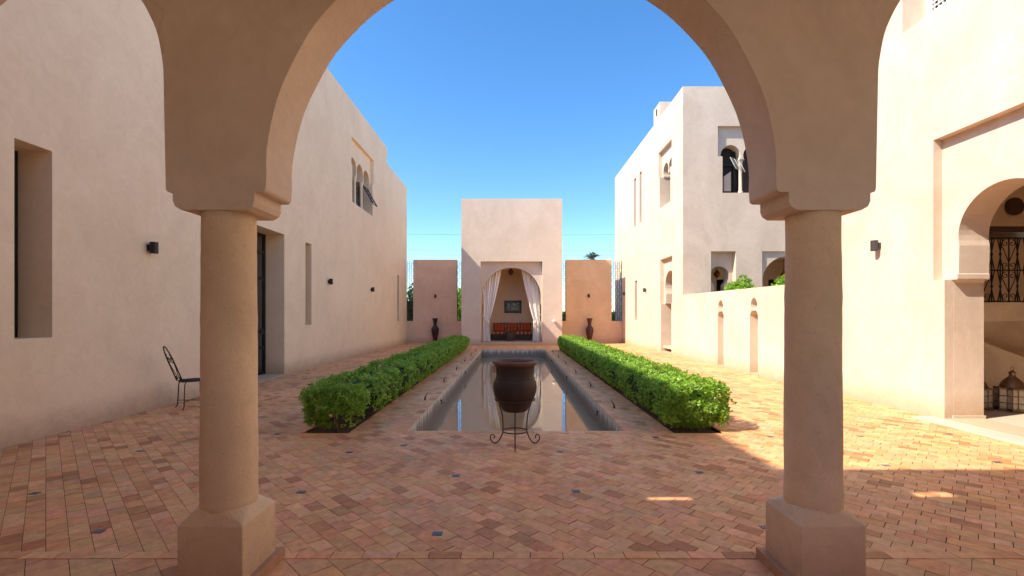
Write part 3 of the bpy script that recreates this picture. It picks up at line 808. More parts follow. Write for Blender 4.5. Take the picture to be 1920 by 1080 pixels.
# ------------------------------------------------------------------ pavilion tower
TW0, TW1, TY, TH = -2.80, 2.71, 25.5, 8.0
tw = tag(empty("pavilion", (0, TY, 0)), "square cream pavilion tower with a curtained arch at the far end of the pool", "pavilion")
fT = lambda u, v, w: (u, w, v)
mb = MB()
nt_ = rect(-1.75, .13, 1.63, 4.57)
plate(mb, rect(TW0, -.3, TW1, TH), [nt_], fT, 0); reveal(mb, nt_, fT, 0, .24)
aT = [(-1.735, .131), (1.615, .131), (1.615, 2.15), (1.57, 2.27)] + arch(-.06, 1.63, 2.27, 2.62, 1.64, 48)[2:] + [(-1.69, 2.27), (-1.735, 2.15)]
plate(mb, nt_, [aT], fT, .24); reveal(mb, aT, fT, .24, .62)
for x_ in (TW0, TW1):
    mb.quad((x_, 0, -.3), (x_, 4.0, -.3), (x_, 4.0, TH), (x_, 0, TH))
mb.quad((TW0, 4, -.3), (TW1, 4, -.3), (TW1, 4, TH), (TW0, 4, TH)); mb.quad((TW0, 0, TH), (TW1, 0, TH), (TW1, 4, TH), (TW0, 4, TH))
mb.build("wall", M['plaster_far'], tw, merge=True)
ro = MB()
ro.quad((-2.4, .62, .14), (-2.4, 3.5, .14), (-2.4, 3.5, 4.8), (-2.4, .62, 4.8)); ro.quad((2.35, .62, .14), (2.35, 3.5, .14), (2.35, 3.5, 4.8), (2.35, .62, 4.8))
ro.quad((-2.4, 3.5, .14), (2.35, 3.5, .14), (2.35, 3.5, 4.8), (-2.4, 3.5, 4.8)); ro.quad((-2.4, .62, 4.8), (2.35, .62, 4.8), (2.35, 3.5, 4.8), (-2.4, 3.5, 4.8))
plate(ro, rect(-2.4, .14, 2.35, 4.8), [aT], fT, .621)
ro.build("room", M['plaster'], tw)
fl = MB(); fl.box((-2.4, .1, 0), (2.35, 3.5, .138)); fl.box((-1.95, -.16, .0), (1.83, .1, .10)); fl.build("floor_step", M['plaster_o'], tw, bevel=.01)

# ------------------------------------------------------------------ rear walls and lattice screens
def rear(name, pts, loc, label):
    e_ = tag(empty(name, loc), label, "wall"); m = MB(); f = lambda u, v, w: (u - loc[0], w, v)
    plate(m, pts, [], f, 0); plate(m, pts, [], f, .3); reveal(m, pts, f, 0, .3)
    m.build("wall", M['plaster_p'] if loc[0] < 0 else M['plaster_o'], e_, merge=True, bevel=.02); return e_  # ochre tint on the right panel stands for orange light bounced from paving
rear("rear_wall", [(-6.4, -.2), (-2.8, -.2), (-2.8, 1.29), (-3.29, 1.29), (-3.29, 4.92), (-5.88, 4.92), (-5.88, 1.29), (-6.4, 1.29)], (-4.6, 27.6, 0), "pink rear wall panel to the left of the pavilion, behind a dark vase")
rear("rear_wall", [(2.71, -.2), (6.495, -.2), (6.495, 1.29), (5.87, 1.29), (5.87, 4.92), (3.16, 4.92), (3.16, 1.29), (2.71, 1.29)], (4.5, 27.6, 0), "rear wall panel right of the pavilion, its orange bounce painted in, behind a dark vase")
def screen(x0, x1, label):
    xc = (x0 + x1) / 2; e_ = tag(empty("lattice_screen", (xc, 27.75, 1.29)), label, "screen", "iron lattice screens in the gaps of the rear wall")
    f = MB(); f.box((x0 - xc, -.015, 0), (x0 - xc + .025, .015, 3.58)); f.box((x1 - xc - .025, -.015, 0), (x1 - xc, .015, 3.58))
    f.box((x0 - xc + .025, -.015, 0), (x1 - xc - .025, .015, .03)); f.build("frame", M['iron'], e_)
    b = MB(); n = max(2, round((x1 - x0) / .13)); w_ = (x1 - x0) / n
    for i in range(1, n): b.box((x0 - xc + i * w_ - .009, -.01, .03), (x0 - xc + i * w_ + .009, .01, 3.58))
    z = .12; k = 0
    while z < 3.5:
        b.box((x0 - xc + .025, -.008, z - .008), (x1 - xc - .025, .008, z + .008))
        for i in range(n):
            c = x0 - xc + (i + .5) * w_
            if (i + k) % 2: b.tube([(c + .035 * math.cos(a), 0, z + .1 + .035 * math.sin(a)) for a in np.linspace(0, 2 * PI, 9)[:-1]], .008, 4, closed=True)
        z += .2; k += 1
    b.build("bars", M['iron'], e_)
screen(-6.36, -5.88, "narrow iron lattice screen between the left building and the pink wall panel")
screen(-3.29, -2.81, "tall narrow iron lattice screen in the gap left of the pavilion")
screen(2.72, 3.16, "tall narrow iron lattice screen in the gap right of the pavilion")
screen(5.87, 6.48, "narrow iron lattice screen between the right wall panel and the right building")

# ------------------------------------------------------------------ arcade in the foreground
ar = tag(empty("arcade", (0, 2.87, 0)), "shaded plastered arcade framing the view, with one wide arch between two smaller ones", "arcade")
AY0, AY1 = 2.715, 3.03
fA = lambda u, v, w: (u, AY0 - 2.87 + w, v)
ZB = 2.32; ATOP = 5.6
CL, CR = -1.74, 1.845
piers = [(-3.61, -2.03), (-1.432, 1.532), (2.127, 3.71)]
def arc(cx, r, zc, n=64):       # hand-plastered: the curve is never quite true
    w = lambda a: 1 + .0025 * math.sin(5 * a + cx * 3) + .0018 * math.sin(11 * a + cx) + .0012 * math.sin(23 * a + cx * 2)
    return [(cx + r * w(a) * math.cos(a), zc + r * w(a) * math.sin(a)) for a in np.linspace(0, PI, n)]
# underside outline from right to left; impost blocks are separate parts below
def cushion(c):       # the impost under a pier block, narrower, with rounded lower corners
    return [(c + .238, ZB), (c + .238, ZB - .05), (c + .225, ZB - .082), (c + .19, ZB - .103), (c - .19, ZB - .103), (c - .225, ZB - .082), (c - .238, ZB - .05), (c - .238, ZB)]
up = [(6.6, ZB)]
arcs = [(5.10, .79, 3.0, .01), (2.917, .79, 3.0, .012), (.05, 1.482, 2.42, .006), (-2.82, .79, 3.0, .012), (-4.99, .79, 3.0, .01)]
for k, (cx, r, zc, e) in enumerate(arcs):
    up += [(cx + r + e, ZB)] + arc(cx, r, zc) + [(cx - r - e, ZB)]
    if k < 4: up += cushion((4.0, CR, CL, -3.90)[k])
up += [(-6.16, ZB)]
outl = up + [(-6.16, ATOP), (6.6, ATOP)]
# rounded lower corners of the pier blocks
def rnd(loop, r=.03):
    out = []
    n = len(loop)
    for i, p in enumerate(loop):
        if abs(p[1] - ZB) < 1e-6 and abs(p[0]) < 6 and min(abs(abs(p[0] - c_) - .238) for c_ in (CL, CR, -3.9, 4.0)) > 1e-4:
            a = Vector(loop[i - 1]); c = Vector(loop[(i + 1) % n]); q = Vector(p)
            da = (a - q).normalized() * min(r, (a - q).length * .45); dc = (c - q).normalized() * min(r, (c - q).length * .45)
            for t in (0, .25, .5, .75, 1): v = (q + da) * (1 - t) ** 2 + q * 2 * t * (1 - t) + (q + dc) * t ** 2; out.append((v.x, v.y))
        else: out.append(p)
    return out
outl = rnd(outl)
mb = MB(); plate(mb, outl, [], fA, 0); plate(mb, outl, [], fA, AY1 - AY0); reveal(mb, outl, fA, 0, AY1 - AY0)
aw_ = mb.build("arch_wall", M['plaster_a'], ar, merge=True)
# slanting vents added out of view to throw two sun flecks on paving
for (gx, gy_) in ((1.375, 4.06), (3.745, 4.18)):
    cu = MB(); hx, hy = .185, .05; vs = []
    for t in (2.85, 5.2):
        c_ = Vector((gx, gy_ - 2.87, 0)) + Vector((-1, -.36, 1.1)) * t
        vs += [(c_.x - hx, c_.y - hy, c_.z), (c_.x + hx, c_.y - hy, c_.z), (c_.x + hx, c_.y + hy, c_.z), (c_.x - hx, c_.y + hy, c_.z)]
    cu.add(vs, [(0, 3, 2, 1), (4, 5, 6, 7)] + [(i, (i + 1) % 4, 4 + (i + 1) % 4, 4 + i) for i in range(4)])
    co = cu.build("cutter", None, ar); bo = aw_.modifiers.new("sun_fleck_cut", 'BOOLEAN'); bo.object = co; bo.solver = 'EXACT'
    bpy.context.view_layer.update()
    nm = bpy.data.meshes.new_from_object(aw_.evaluated_get(bpy.context.evaluated_depsgraph_get()))
    aw_.modifiers.clear(); aw_.data = nm; bpy.data.objects.remove(co)
bv = aw_.modifiers.new("bevel", 'BEVEL'); bv.width = .014; bv.segments = 3; bv.limit_method = 'ANGLE'; bv.angle_limit = R(40)
for cx in (CL, CR, -3.90, 4.00):
    col = empty("column", (0, 0, 0)); col.parent = ar
    s_ = MB(); pf = []
    for k in range(26):
        t = k / 25; z = .42 + (ZB - .10 - .42) * t
        pf.append((.157 - .010 * t + random.gauss(0, .0008), z))
    s_.lathe(pf, (cx, 0), 48, wob=.007); s_.build("shaft", M['column'] if 'column' in M else M['plaster_a'], col)
    p_ = MB(); a = .188
    lv = [(a + .002, 0.0), (a, .385), (a - .012, .404), (.150, .464)]
    def ring(h, z, rc):
        out = []
        for (sx, sy, a0) in ((1, 1, 0), (-1, 1, 90), (-1, -1, 180), (1, -1, 270)):
            for q in range(5):
                an = R(a0 + 90 * q / 4); out.append((cx + sx * (h - rc) + rc * math.cos(an), sy * (h - rc) + rc * math.sin(an), z))
        return out
    vs = []; 
    for i, (h, z) in enumerate(lv): vs += ring(h, z, [.008, .008, .014, .14][i])
    fs = [(i * 20 + k, i * 20 + (k + 1) % 20, (i + 1) * 20 + (k + 1) % 20, (i + 1) * 20 + k) for i in range(len(lv) - 1) for k in range(20)]
    fs.append(tuple(range((len(lv) - 1) * 20, len(lv) * 20)))
    p_.add(vs, fs); p_.build("plinth", M['column'], col, bevel=.006)
    k_ = MB(); b = a + .042
    k_.box((cx - b, -b, 0), (cx - a - .001, b, .066)); k_.box((cx + a + .001, -b, 0), (cx + b, b, .066)); k_.box((cx - a, -b, 0), (cx + a, -a - .001, .066)); k_.box((cx - a, a + .001, 0), (cx + a, b, .066))
    k_.build("skirting_tile", M['skirt'] if 'skirt' in M else M['plaster_o'], col, bevel=.004)
# unseen gallery, assumed; roof and open rear shaped to light the arches
sw = MB(); sw.box((-6.4, -3.2 - 2.87, -.02), (-6.162, 1.597 - 2.87, 3.95)); sw.build('unseen_side_wall', M['plaster_a'], ar)
rf = MB(); rf.box((-6.155, -3.2 - 2.87, 3.88), (6.595, AY0 - 2.87 - .003, 3.95)); rf.build("unseen_gallery_roof", M['plaster_a'], ar)
for (a, b) in ((-6.15, -1.7), (1.9, 2.4), (6.0, 6.59)):
    bk = MB(); bk.box((a, -3.2 - 2.87, -.02), (b, -2.8 - 2.87, 3.55)); bk.build("unseen_rear_pier", M['plaster_a'], ar)  # unseen, closing part of the rear to trim incoming light
bk = MB(); bk.box((-1.7, -3.15 - 2.87, -.02), (6.0, -2.85 - 2.87, 1.5)); bk.build('bounce_stop_parapet', M['plaster_a'], ar)  # unseen parapet added to keep bounced light off the plinths
bk = MB(); bk.box((-6.15, -3.2 - 2.87, 3.555), (6.59, -2.8 - 2.87, 3.876)); bk.build("unseen_rear_lintel", M['plaster_a'], ar)
fc = MB(); fc.quad((-14, -22, -.012), (16, -22, -.012), (16, -1.49, -.012), (-14, -1.49, -.012)); tag(fc.build("bounce_forecourt", M['marble']), kind='structure')  # unseen pale sheet added to bounce sun up onto the arches

# ------------------------------------------------------------------ foliage
def leaf_mesh(name, P_, Nn, size, mat, parent=None, per=7, spread=0.03, aspect=0.55, seed=1, updir=0.35):
    """rosettes of small folded leaves at points P_ facing about Nn"""
    r = np.random.default_rng(seed)
    P_ = np.asarray(P_, float); Nn = np.asarray(Nn, float); n = len(P_)
    sz = np.asarray(size, float) * np.ones(n)
    C = np.repeat(P_, per, 0) ; Nr = np.repeat(Nn, per, 0); S = np.repeat(sz, per) * r.uniform(.75, 1.2, n * per)
    Nr = Nr + np.array([0, 0, updir]); Nr /= np.linalg.norm(Nr, axis=1)[:, None]
    rnd_ = r.normal(size=Nr.shape); tang = rnd_ - (rnd_ * Nr).sum(1)[:, None] * Nr; tang /= np.linalg.norm(tang, axis=1)[:, None]
    d = tang * r.uniform(.5, 1.0, (n * per, 1)) + Nr * r.uniform(.15, 1.0, (n * per, 1)); d /= np.linalg.norm(d, axis=1)[:, None]
    side = np.cross(d, Nr); side /= (np.linalg.norm(side, axis=1)[:, None] + 1e-9)
    nn = np.cross(side, d)
    C = C + d * (S * .25)[:, None] + r.normal(size=C.shape) * spread * .3
    a = C; b = C + d * (S * .5)[:, None] + side * (S * aspect * .5)[:, None] + nn * (S * .08)[:, None]
    c = C + d * S[:, None] - nn * (S * .06)[:, None]; e = C + d * (S * .5)[:, None] - side * (S * aspect * .5)[:, None] + nn * (S * .08)[:, None]
    V = np.stack([a, b, c, e], 1).reshape(-1, 3)
    m = len(a); F = np.arange(4 * m, dtype=np.int32)
    me = bpy.data.meshes.new(name); me.vertices.add(4 * m); me.vertices.foreach_set("co", V.ravel())
    me.loops.add(4 * m); me.loops.foreach_set("vertex_index", F)
    me.polygons.add(m); me.polygons.foreach_set("loop_start", np.arange(0, 4 * m, 4, dtype=np.int32)); me.polygons.foreach_set("loop_total", np.full(m, 4, dtype=np.int32))
    me.update(); me.validate()
    at = me.color_attributes.new("tint", 'FLOAT_COLOR', 'POINT')
    tnt = np.clip(np.repeat(r.beta(1.1, 1.1, n), per) * .7 + r.random(m) * .3, 0, 1)
    tc = np.repeat(tnt, 4); at.data.foreach_set("color", np.stack([tc, tc, tc, np.ones_like(tc)], 1).astype(np.float32).ravel())
    me.materials.append(mat)
    o = bpy.data.objects.new(name, me); COL.objects.link(o)
    if parent: o.parent = parent
    return o

def lumps(x, y, seed):
    return 1.25 * (math.sin(x * 2.3 + seed) * .5 + math.sin(y * 3.1 + seed * 1.7) + .6 * math.sin(y * 7.3 + x * 5 + seed * 2.3) + .45 * math.sin(y * 13.1 - x * 9 + seed)) / 2.2

def hedge(xc, hw, y0, y1, zt, seed, label, groove, ragged, zb0):
    e_ = tag(empty("hedge", (xc, y0, 0)), label, "hedge")
    r = np.random.default_rng(seed); Ls = y1 - y0
    pts = []; nrm = []; sizes = []
    # cross-section: a rounded box; bottom lifted off the soil
    NP = int(Ls * 470)
    for i in range(NP):
        y = Ls * r.random() ** 1.25
        a = r.uniform(-.75, PI + .75)
        ca, sa = math.cos(a), math.sin(a)
        p_ = .62
        lx = hw * math.copysign(abs(ca) ** p_, ca); lz = .36 + ((zt - .36) * abs(sa) ** p_ if sa > 0 else -(.36 - zb0) * abs(sa) ** .8)
        if sa < 0: lx *= .92
        lu = lumps(math.cos(a) * 1.3, y, seed); gv = groove * max(0, math.cos(2 * PI * y / 1.05 + seed + .6 * math.sin(y))) ** 4
        end = 1.0
        for dd in (y, Ls - y):
            if dd < .3: end = min(end, math.sqrt(max(0, 1 - (1 - dd / .3) ** 2)) * .30 + .70)
        k = (1 + .13 * lu - gv + r.normal() * .05 + (r.random() < .03) * .10) * end
        depth = r.random() ** 2 * .16
        x = lx * k * (1 - depth); z = .34 + (lz - .34) * (k if sa > 0 else 1) * (1 - depth)
        pts.append((x, y + r.normal() * .01, max(z, .03))); 
        n_ = np.array([ca * .9, r.normal() * .15, sa]); 
        if y < .22: n_ = n_ + np.array([0, -1.2, 0])
        nrm.append(n_); sizes.append(.042 + .0007 * y)
    # the two ends
    for yy, s_ in ((0.0, -1), (Ls, 1)):
        for i in range(520):
            a = r.uniform(0, 2 * PI); q = math.sqrt(r.random())
            x = hw * .98 * q * math.cos(a); z = .34 + (zt - .36 if math.sin(a) > 0 else .34 - zb0) * q * math.sin(a)
            pts.append((x, yy - s_ * (.02 + .22 * q ** 3 + .05 * r.random() + .05 * lumps(x * 2, z * 4, seed)), max(.05, z))); nrm.append((x, s_ * 1.5, z - .3)); sizes.append(.044)
    if ragged:
        pts2, nrm2, sz2 = [], [], []
        for p, n_, s in zip(pts, nrm, sizes):       # bare legs show low down at the near end
            if p[1] < 1.25 and p[0] > -.05 and p[2] < .26 and r.random() < .9: continue
            pts2.append(p); nrm2.append(n_); sz2.append(s)
        pts, nrm, sizes = pts2, nrm2, sz2
    nrm = np.array(nrm, float); nrm /= np.linalg.norm(nrm, axis=1)[:, None]
    leaf_mesh("foliage", pts, nrm, sizes, M['leaf'], e_, per=8, seed=seed)
    # solid dark core added to block view and daylight through the leaves
    c = MB(); nu, nv = 14, int(Ls * 6); vs = []
    for j in range(nv + 1):
        y = .16 + (Ls - .32) * j / nv
        if ragged: y = .16 + (Ls - .32) * (j / nv)
        en = min(1, .5 + min(j, nv - j) * .25)
        for i in range(nu):
            a = 2 * PI * i / nu; ca, sa = math.cos(a), math.sin(a)
            zb = .40 if (ragged and y < 1.3) else .34
            vs.append((hw * .76 * en * math.copysign(abs(ca) ** .7, ca), y, zb + ((zt - zb) * .74 if sa > 0 else (.12 if (ragged and y < 1.3) else .22)) * en * math.copysign(abs(sa) ** .7, sa) + .02 * math.sin(y * 9 + i)))
    c.add(vs, [(j * nu + i, j * nu + (i + 1) % nu, (j + 1) * nu + (i + 1) % nu, (j + 1) * nu + i) for j in range(nv) for i in range(nu)] + [tuple(range(nu))[::-1], tuple(nv * nu + i for i in range(nu))])
    c.build("dark_core", M['core'], e_)
    for k in range(int(Ls / .33)):
        s_ = MB(); bx = r.uniform(-.12, .16); by = .22 + k * .33 + r.uniform(-.08, .08)
        for q in range(3):
            tx, ty = bx + r.uniform(-.14, .14), by + r.uniform(-.14, .14)
            s_.tube([(bx, by, -.05), (bx * .6 + tx * .4, by * .6 + ty * .4, .14), (tx, ty, .36)], [.013, .010, .007], 5)
        s_.build("stem", M['stem'], e_)
    return e_
hedge(-2.50, .43, 6.36, 22.2, .63, 3, "clipped green hedge in full shade along the left side of the pool", .30, True, .0)
hedge(2.56, .47, 6.38, 21.9, .66, 8, "clipped green hedge catching sunlight along the right side of the pool", .05, False, .0)

def shrub(loc, rad, n, label, name="shrub", mat='leaf', size=.07, cat="shrub", seed=1, trunk=True, flat=.8, group=None, up_=1.1):
    e_ = tag(empty(name, loc), label, cat, group); r = np.random.default_rng(seed)
    pts = []; nrm = []; cl = [(r.normal(size=3) * np.array([rad[0], rad[1], rad[2] * .6]) * .5 + np.array([0, 0, rad[2] * up_])) for _ in range(12)]
    for i in range(n):
        c = cl[int(r.integers(len(cl)))]; d = r.normal(size=3); d /= np.linalg.norm(d)
        p = c + d * np.array(rad) * .42 * (.55 + .45 * r.random())
        if p[2] < .05: p[2] = .05 + r.random() * .1
        pts.append(p); nrm.append(d)
    leaf_mesh("crown", pts, nrm, size, M[mat], e_, per=7, spread=.05, seed=seed)
    t = MB()
    zt = rad[2] * 1.1
    t.tube([(0, 0, -.05), (.02, .01, zt * .5), (0, .03, zt)], [rad[2] * .05 + .01, rad[2] * .035 + .01, .01], 7)
    for c in cl[:7]: t.tube([(0, 0, zt * .35), tuple(c * .6 + np.array([0, 0, zt * .1])), tuple(c)], [rad[2] * .025 + .006, rad[2] * .018 + .004, .004], 5)
    t.build("trunk", M['bark'], e_)
    return e_
shrub((7.80, 15.6, 0), (.60, .5, .85), 1300, "light green leafy bush showing above the garden wall in front of the dark doorway", seed=5, size=.08, up_=2.78)
shrub((8.45, 14.4, 0), (.42, .45, .8), 900, "light green leafy bush above the garden wall, partly behind the right column", seed=6, size=.08, up_=2.7)
G = "trees growing behind the rear wall"
shrub((-6.7, 32, 0), (1.7, 1.2, 2.1), 2600, "dark green tree behind the lattice screen next to the left building", "tree", 'leaf_dark', .16, "tree", 11, group=G)
shrub((-3.3, 32.5, 0), (1.3, 1.0, 2.2), 2200, "green tree behind the lattice screen left of the pavilion", "tree", 'leaf', .16, "tree", 12, group=G)
shrub((3.6, 31, 0), (1.2, .8, 1.0), 1500, "low green shrub behind the lattice screen right of the pavilion", "shrub", 'leaf', .13, "shrub", 13)
shrub((6.7, 31, 0), (1.3, .8, 1.0), 1500, "low green shrub behind the lattice screen beside the right building", "shrub", 'leaf', .13, "shrub", 14)
# palm whose crown looks over the right wall panel
pe = tag(empty("palm_tree", (5.75, 33.5, 0)), "palm tree whose spiky crown shows above the right rear wall panel", "palm tree")
t = MB(); t.tube([(0, 0, -.1), (.04, 0, 2.5), (0, 0, 5.7)], [.24, .19, .17], 12); t.build("trunk", M['bark'], pe)
M['palm'] = plain("palm_leaf", (0.085, 0.14, 0.05), 0.6)
for k in range(26):
    f = MB(); a = 2 * PI * k / 26 * 1.618 * 3; el = R(random.uniform(15, 80)); Lf = random.uniform(.6, .9)
    d = Vector((math.cos(a) * math.cos(el), math.sin(a) * math.cos(el), math.sin(el))); s = Vector((-math.sin(a), math.cos(a), 0)); u = s.cross(d)
    base = Vector((0, 0, 5.65)); spine = [base + d * (Lf * t_) + Vector((0, 0, -.5 * Lf * t_ ** 2.2)) for t_ in np.linspace(0, 1, 7)]
    f.tube(spine, [.018, .014, .012, .01, .008, .006, .004], 4)
    for i in range(2, 7):
        for sg in (-1, 1):
            for q in (0, .5):
                p = spine[i - 1].lerp(spine[i], q); ang = .55; tip = p + (d * ang + s * sg * .8 + Vector((0, 0, -.12))) * (Lf * .30)
                f.add([p, p + d * .03 + (tip - p) * .5, tip, p - d * .01 + (tip - p) * .5], [(0, 1, 2, 3)])
    f.build("frond", M['palm'], pe)

# ------------------------------------------------------------------ overhead lines far away
def pole(x, y, z, label):
    e_ = tag(empty("utility_pole", (x, y, 0)), label, "utility pole")
    m = MB(); m.tube([(0, 0, -.2), (0, 0, z + .8)], [.2, .12], 10); m.build("post", M['bark'], e_)
    m = MB(); m.box((-.06, -1.2, z - .1), (.06, 1.2, z + .05)); m.build("crossarm", M['bark'], e_)
pole(-42, 80, 16, "far utility pole hidden beyond the long left building"); pole(46, 80, 16, "far utility pole hidden beyond the right corner building")
for i, (z0, z1, sag, lab) in enumerate([(16.0, 15.9, .5, "highest thin overhead cable crossing the sky behind the pavilion"), (13.4, 13.2, .5, "middle thin overhead cable crossing the sky behind the pavilion"), (12.7, 12.5, .6, "lowest thin overhead cable crossing the sky just above the rear wall")]):
    m = MB(); m.tube([(-42 + 88 * t_, 80 + i * .4, z0 * (1 - t_) + z1 * t_ - sag * 4 * t_ * (1 - t_)) for t_ in np.linspace(0, 1, 25)], .013, 4)
    tag(m.build("overhead_cable", M['cable']), lab, "cable")

# ------------------------------------------------------------------ clay pot and its iron stand
px_, py_ = .030, 5.74
pot = MB()
prof = [(.0, .425), (.13, .43), (.155, .445), (.185, .50), (.222, .56), (.248, .62), (.263, .68), (.268, .73), (.262, .78), (.247, .815), (.236, .835), (.238, .842), (.232, .85), (.232, .90), (.236, .95), (.240, .985), (.252, 1.0), (.272, 1.012), (.279, 1.027), (.274, 1.043), (.255, 1.052), (.236, 1.046), (.222, 1.02), (.214, .96), (.212, .86), (.23, .78), (.24, .70), (.2, .56), (.12, .47), (0.0, .46)]
pot.lathe(prof, (0, 0), 56, cap=False, wob=.006)
po = pot.build("clay_pot", M['pot']); po.location = (px_, py_, 0)
tag(po, "large dark clay pot with a reddish rim on an iron stand by the pool", "pot")
se = tag(empty("pot_stand", (px_, py_, 0)), "rusty wrought iron tripod with curled feet holding the clay pot", "plant stand")
def circ(r, z, n=40, c=(0, 0)): return [(c[0] + r * math.cos(2 * PI * i / n), c[1] + r * math.sin(2 * PI * i / n), z) for i in range(n)]
M['rust'] = plain("rusty_iron", (0.07, 0.035, 0.022), 0.65, 0.3, 0.3, 60, 0.35)
m = MB(); m.tube(circ(.245, .575), .008, 8, closed=True); m.build("ring", M['rust'], se)
m = MB(); m.tube(circ(.150, .185), .008, 8, closed=True); m.build("ring", M['rust'], se)
for a in (-90, 20, 160):
    an = R(a); dv = Vector((math.cos(an), math.sin(an), 0))
    if a != -90: dv = Vector((math.copysign(1, math.cos(an)), .0, 0)).normalized() if False else dv
    path = [(.238, .575), (.215, .52), (.19, .45), (.168, .37), (.158, .28), (.156, .2), (.165, .14), (.19, .08), (.225, .03), (.262, .009), (.295, .018), (.322, .045), (.330, .08), (.318, .108), (.293, .116), (.272, .10), (.270, .08), (.283, .072)]
    m = MB(); m.tube([dv * r_ + Vector((0, 0, z_)) for r_, z_ in path], .0075, 8); m.build("leg", M['rust'], se)

# ------------------------------------------------------------------ tall vases by the rear walls
def vase(x, label):
    e_ = MB()
    prof = [(.0, 0), (.105, 0), (.115, .02), (.105, .05), (.125, .2), (.165, .42), (.205, .62), (.225, .74), (.225, .82), (.20, .90), (.15, .96), (.105, 1.02), (.10, 1.10), (.115, 1.22), (.14, 1.36), (.165, 1.44), (.17, 1.455), (.155, 1.455), (.13, 1.38), (.10, 1.22), (.0, 1.15)]
    e_.lathe(prof, (0, 0), 36, cap=False)
    o = e_.build("vase", M['vase']); o.location = (x, 27.25, 0); tag(o, label, "vase")
vase(-4.52, "tall dark red floor vase in shade before the left rear wall panel")
vase(4.50, "tall brown floor vase before the wall panel right of the pavilion")

# ------------------------------------------------------------------ wrought iron chair
che = tag(empty("garden_chair", (-5.585, 8.147, 0)), "small wrought iron chair with a scrolled back beside the left building's wall", "chair")
fv = Vector((.65, .76, 0)).normalized(); sv = Vector((.76, -.65, 0)).normalized(); Zv = Vector((0, 0, 1))
C3 = lambda f, s, z: fv * f + sv * s + Zv * z
m = MB(); m.tube([C3(.20 * math.cos(a) * 1.02, .20 * math.sin(a), .475) for a in np.linspace(0, 2 * PI, 33)[:-1]], .010, 6, closed=True)
for k in range(-4, 5):
    h = math.sqrt(max(0, .2 ** 2 - (k * .042) ** 2)); 
    m.tube([C3(k * .042, -h, .478), C3(k * .042, h, .478)], .009, 5); m.tube([C3(-h, k * .042, .484), C3(h, k * .042, .484)], .009, 5)
m.build("seat", M['iron'], che)
for f_, s_ in ((-.16, -.17), (-.16, .17), (.16, -.17), (.16, .17)):
    m = MB(); m.tube([C3(f_ * .8, s_ * .8, .475), C3(f_, s_, .42), C3(f_ * 1.05, s_ * 1.05, .2), C3(f_ * 1.08, s_ * 1.08, .06), C3(f_ * 1.2, s_ * 1.2, .012), C3(f_ * 1.25, s_ * 1.25, .008)], .009, 6)
    m.build("leg", M['iron'], che)
m = MB(); m.tube([C3(-.17, -.18, .13), C3(.17, .18, .13)], .006, 5); m.tube([C3(-.17, .18, .145), C3(.17, -.18, .145)], .006, 5); m.build("stretcher", M['iron'], che)
bk_ = MB()
def B3(s, h): return C3(-.185 - .22 * max(0, h - .47) ** 1.0 / .6, s, h)
loop = [B3(-.18, .47), B3(-.185, .62), B3(-.19, .78), B3(-.175, .90), B3(-.14, .99), B3(-.08, 1.06), B3(0, 1.085), B3(.08, 1.06), B3(.14, .99), B3(.175, .90), B3(.19, .78), B3(.185, .62), B3(.18, .47)]
bk_.tube(loop, .010, 7)
for sg in (-1, 1):
    sp_ = []
    for i in range(30):
        t_ = i / 29; a = PI * .5 + sg * -1 * 2 * PI * 1.35 * t_; r_ = .085 * (1 - .78 * t_)
        sp_.append(B3(sg * .085 + r_ * math.cos(a) * 1.0, .86 + r_ * math.sin(a)))
    bk_.tube(sp_, .006, 5)
    bk_.tube([B3(sg * .085, .945), B3(sg * .15, .90), B3(sg * .165, .82), B3(sg * .12, .70), B3(sg * .06, .60), B3(sg * .05, .52), B3(sg * .09, .50), B3(sg * .12, .53), B3(sg * .10, .56)], .006, 5)
bk_.build("backrest", M['iron'], che)

# ------------------------------------------------------------------ wall lamps
LG = "small dark wall lamps along the courtyard walls"
def wall_lamp(loc, out, label, mat='black', h=.19, r=.062):
    e_ = tag(empty("wall_lamp", loc), label, "wall lamp", LG)
    o_ = Vector(out); s_ = Vector((-o_.y, o_.x, 0))
    m = MB(); vs = []; c = o_ * (.02 + r)
    n = 20
    for z in (-h / 2, h / 2):
        for k in range(n):
            a = 2 * PI * k / n; vs.append(o_ * (.03 + r) + o_ * r * math.cos(a) + s_ * r * math.sin(a) + Vector((0, 0, z)))
    m.add(vs, [(k, (k + 1) % n, n + (k + 1) % n, n + k) for k in range(n)] + [tuple(n + k for k in range(n)), tuple(range(n))[::-1]])
    m.build("lamp_shade", M[mat], e_, bevel=.004)
    m = MB(); p0 = s_ * -.045; p1 = s_ * .045 + o_ * .04
    m.box((min(p0.x, p1.x), min(p0.y, p1.y), -.05), (max(p0.x, p1.x), max(p0.y, p1.y), .05)); m.build("bracket", M[mat], e_)
wall_lamp((XL, 7.9, 2.75), (1, 0, 0), "black box lamp on the left wall between the first window slit and the column")
wall_lamp((XL, 15.6, 2.74), (1, 0, 0), "black box lamp on the left wall just beyond the middle window slit")
wall_lamp((XL, 20.3, 2.74), (1, 0, 0), "black box lamp on the left wall, farthest of three, below the triple window")
wall_lamp((-4.55, 27.6, 2.75), (0, -1, 0), "small lamp on the pink rear wall panel above the left vase")
wall_lamp((4.5, 27.6, 2.78), (0, -1, 0), "small lamp on the right rear wall panel above the right vase")
wall_lamp((XR, 22.7, 2.85), (-1, 0, 0), "grey lamp on the right building between its arched door and lower slit", 'lampgrey')
wall_lamp((XR, 26.9, 2.87), (-1, 0, 0), "grey lamp at the far end of the right building near the right rear panel", 'lampgrey')
wall_lamp((XN, 8.4, 2.86), (-1, 0, 0), "grey cylinder lamp on the nearest sunlit right wall beside the right column", 'lampgrey', .19, .058)
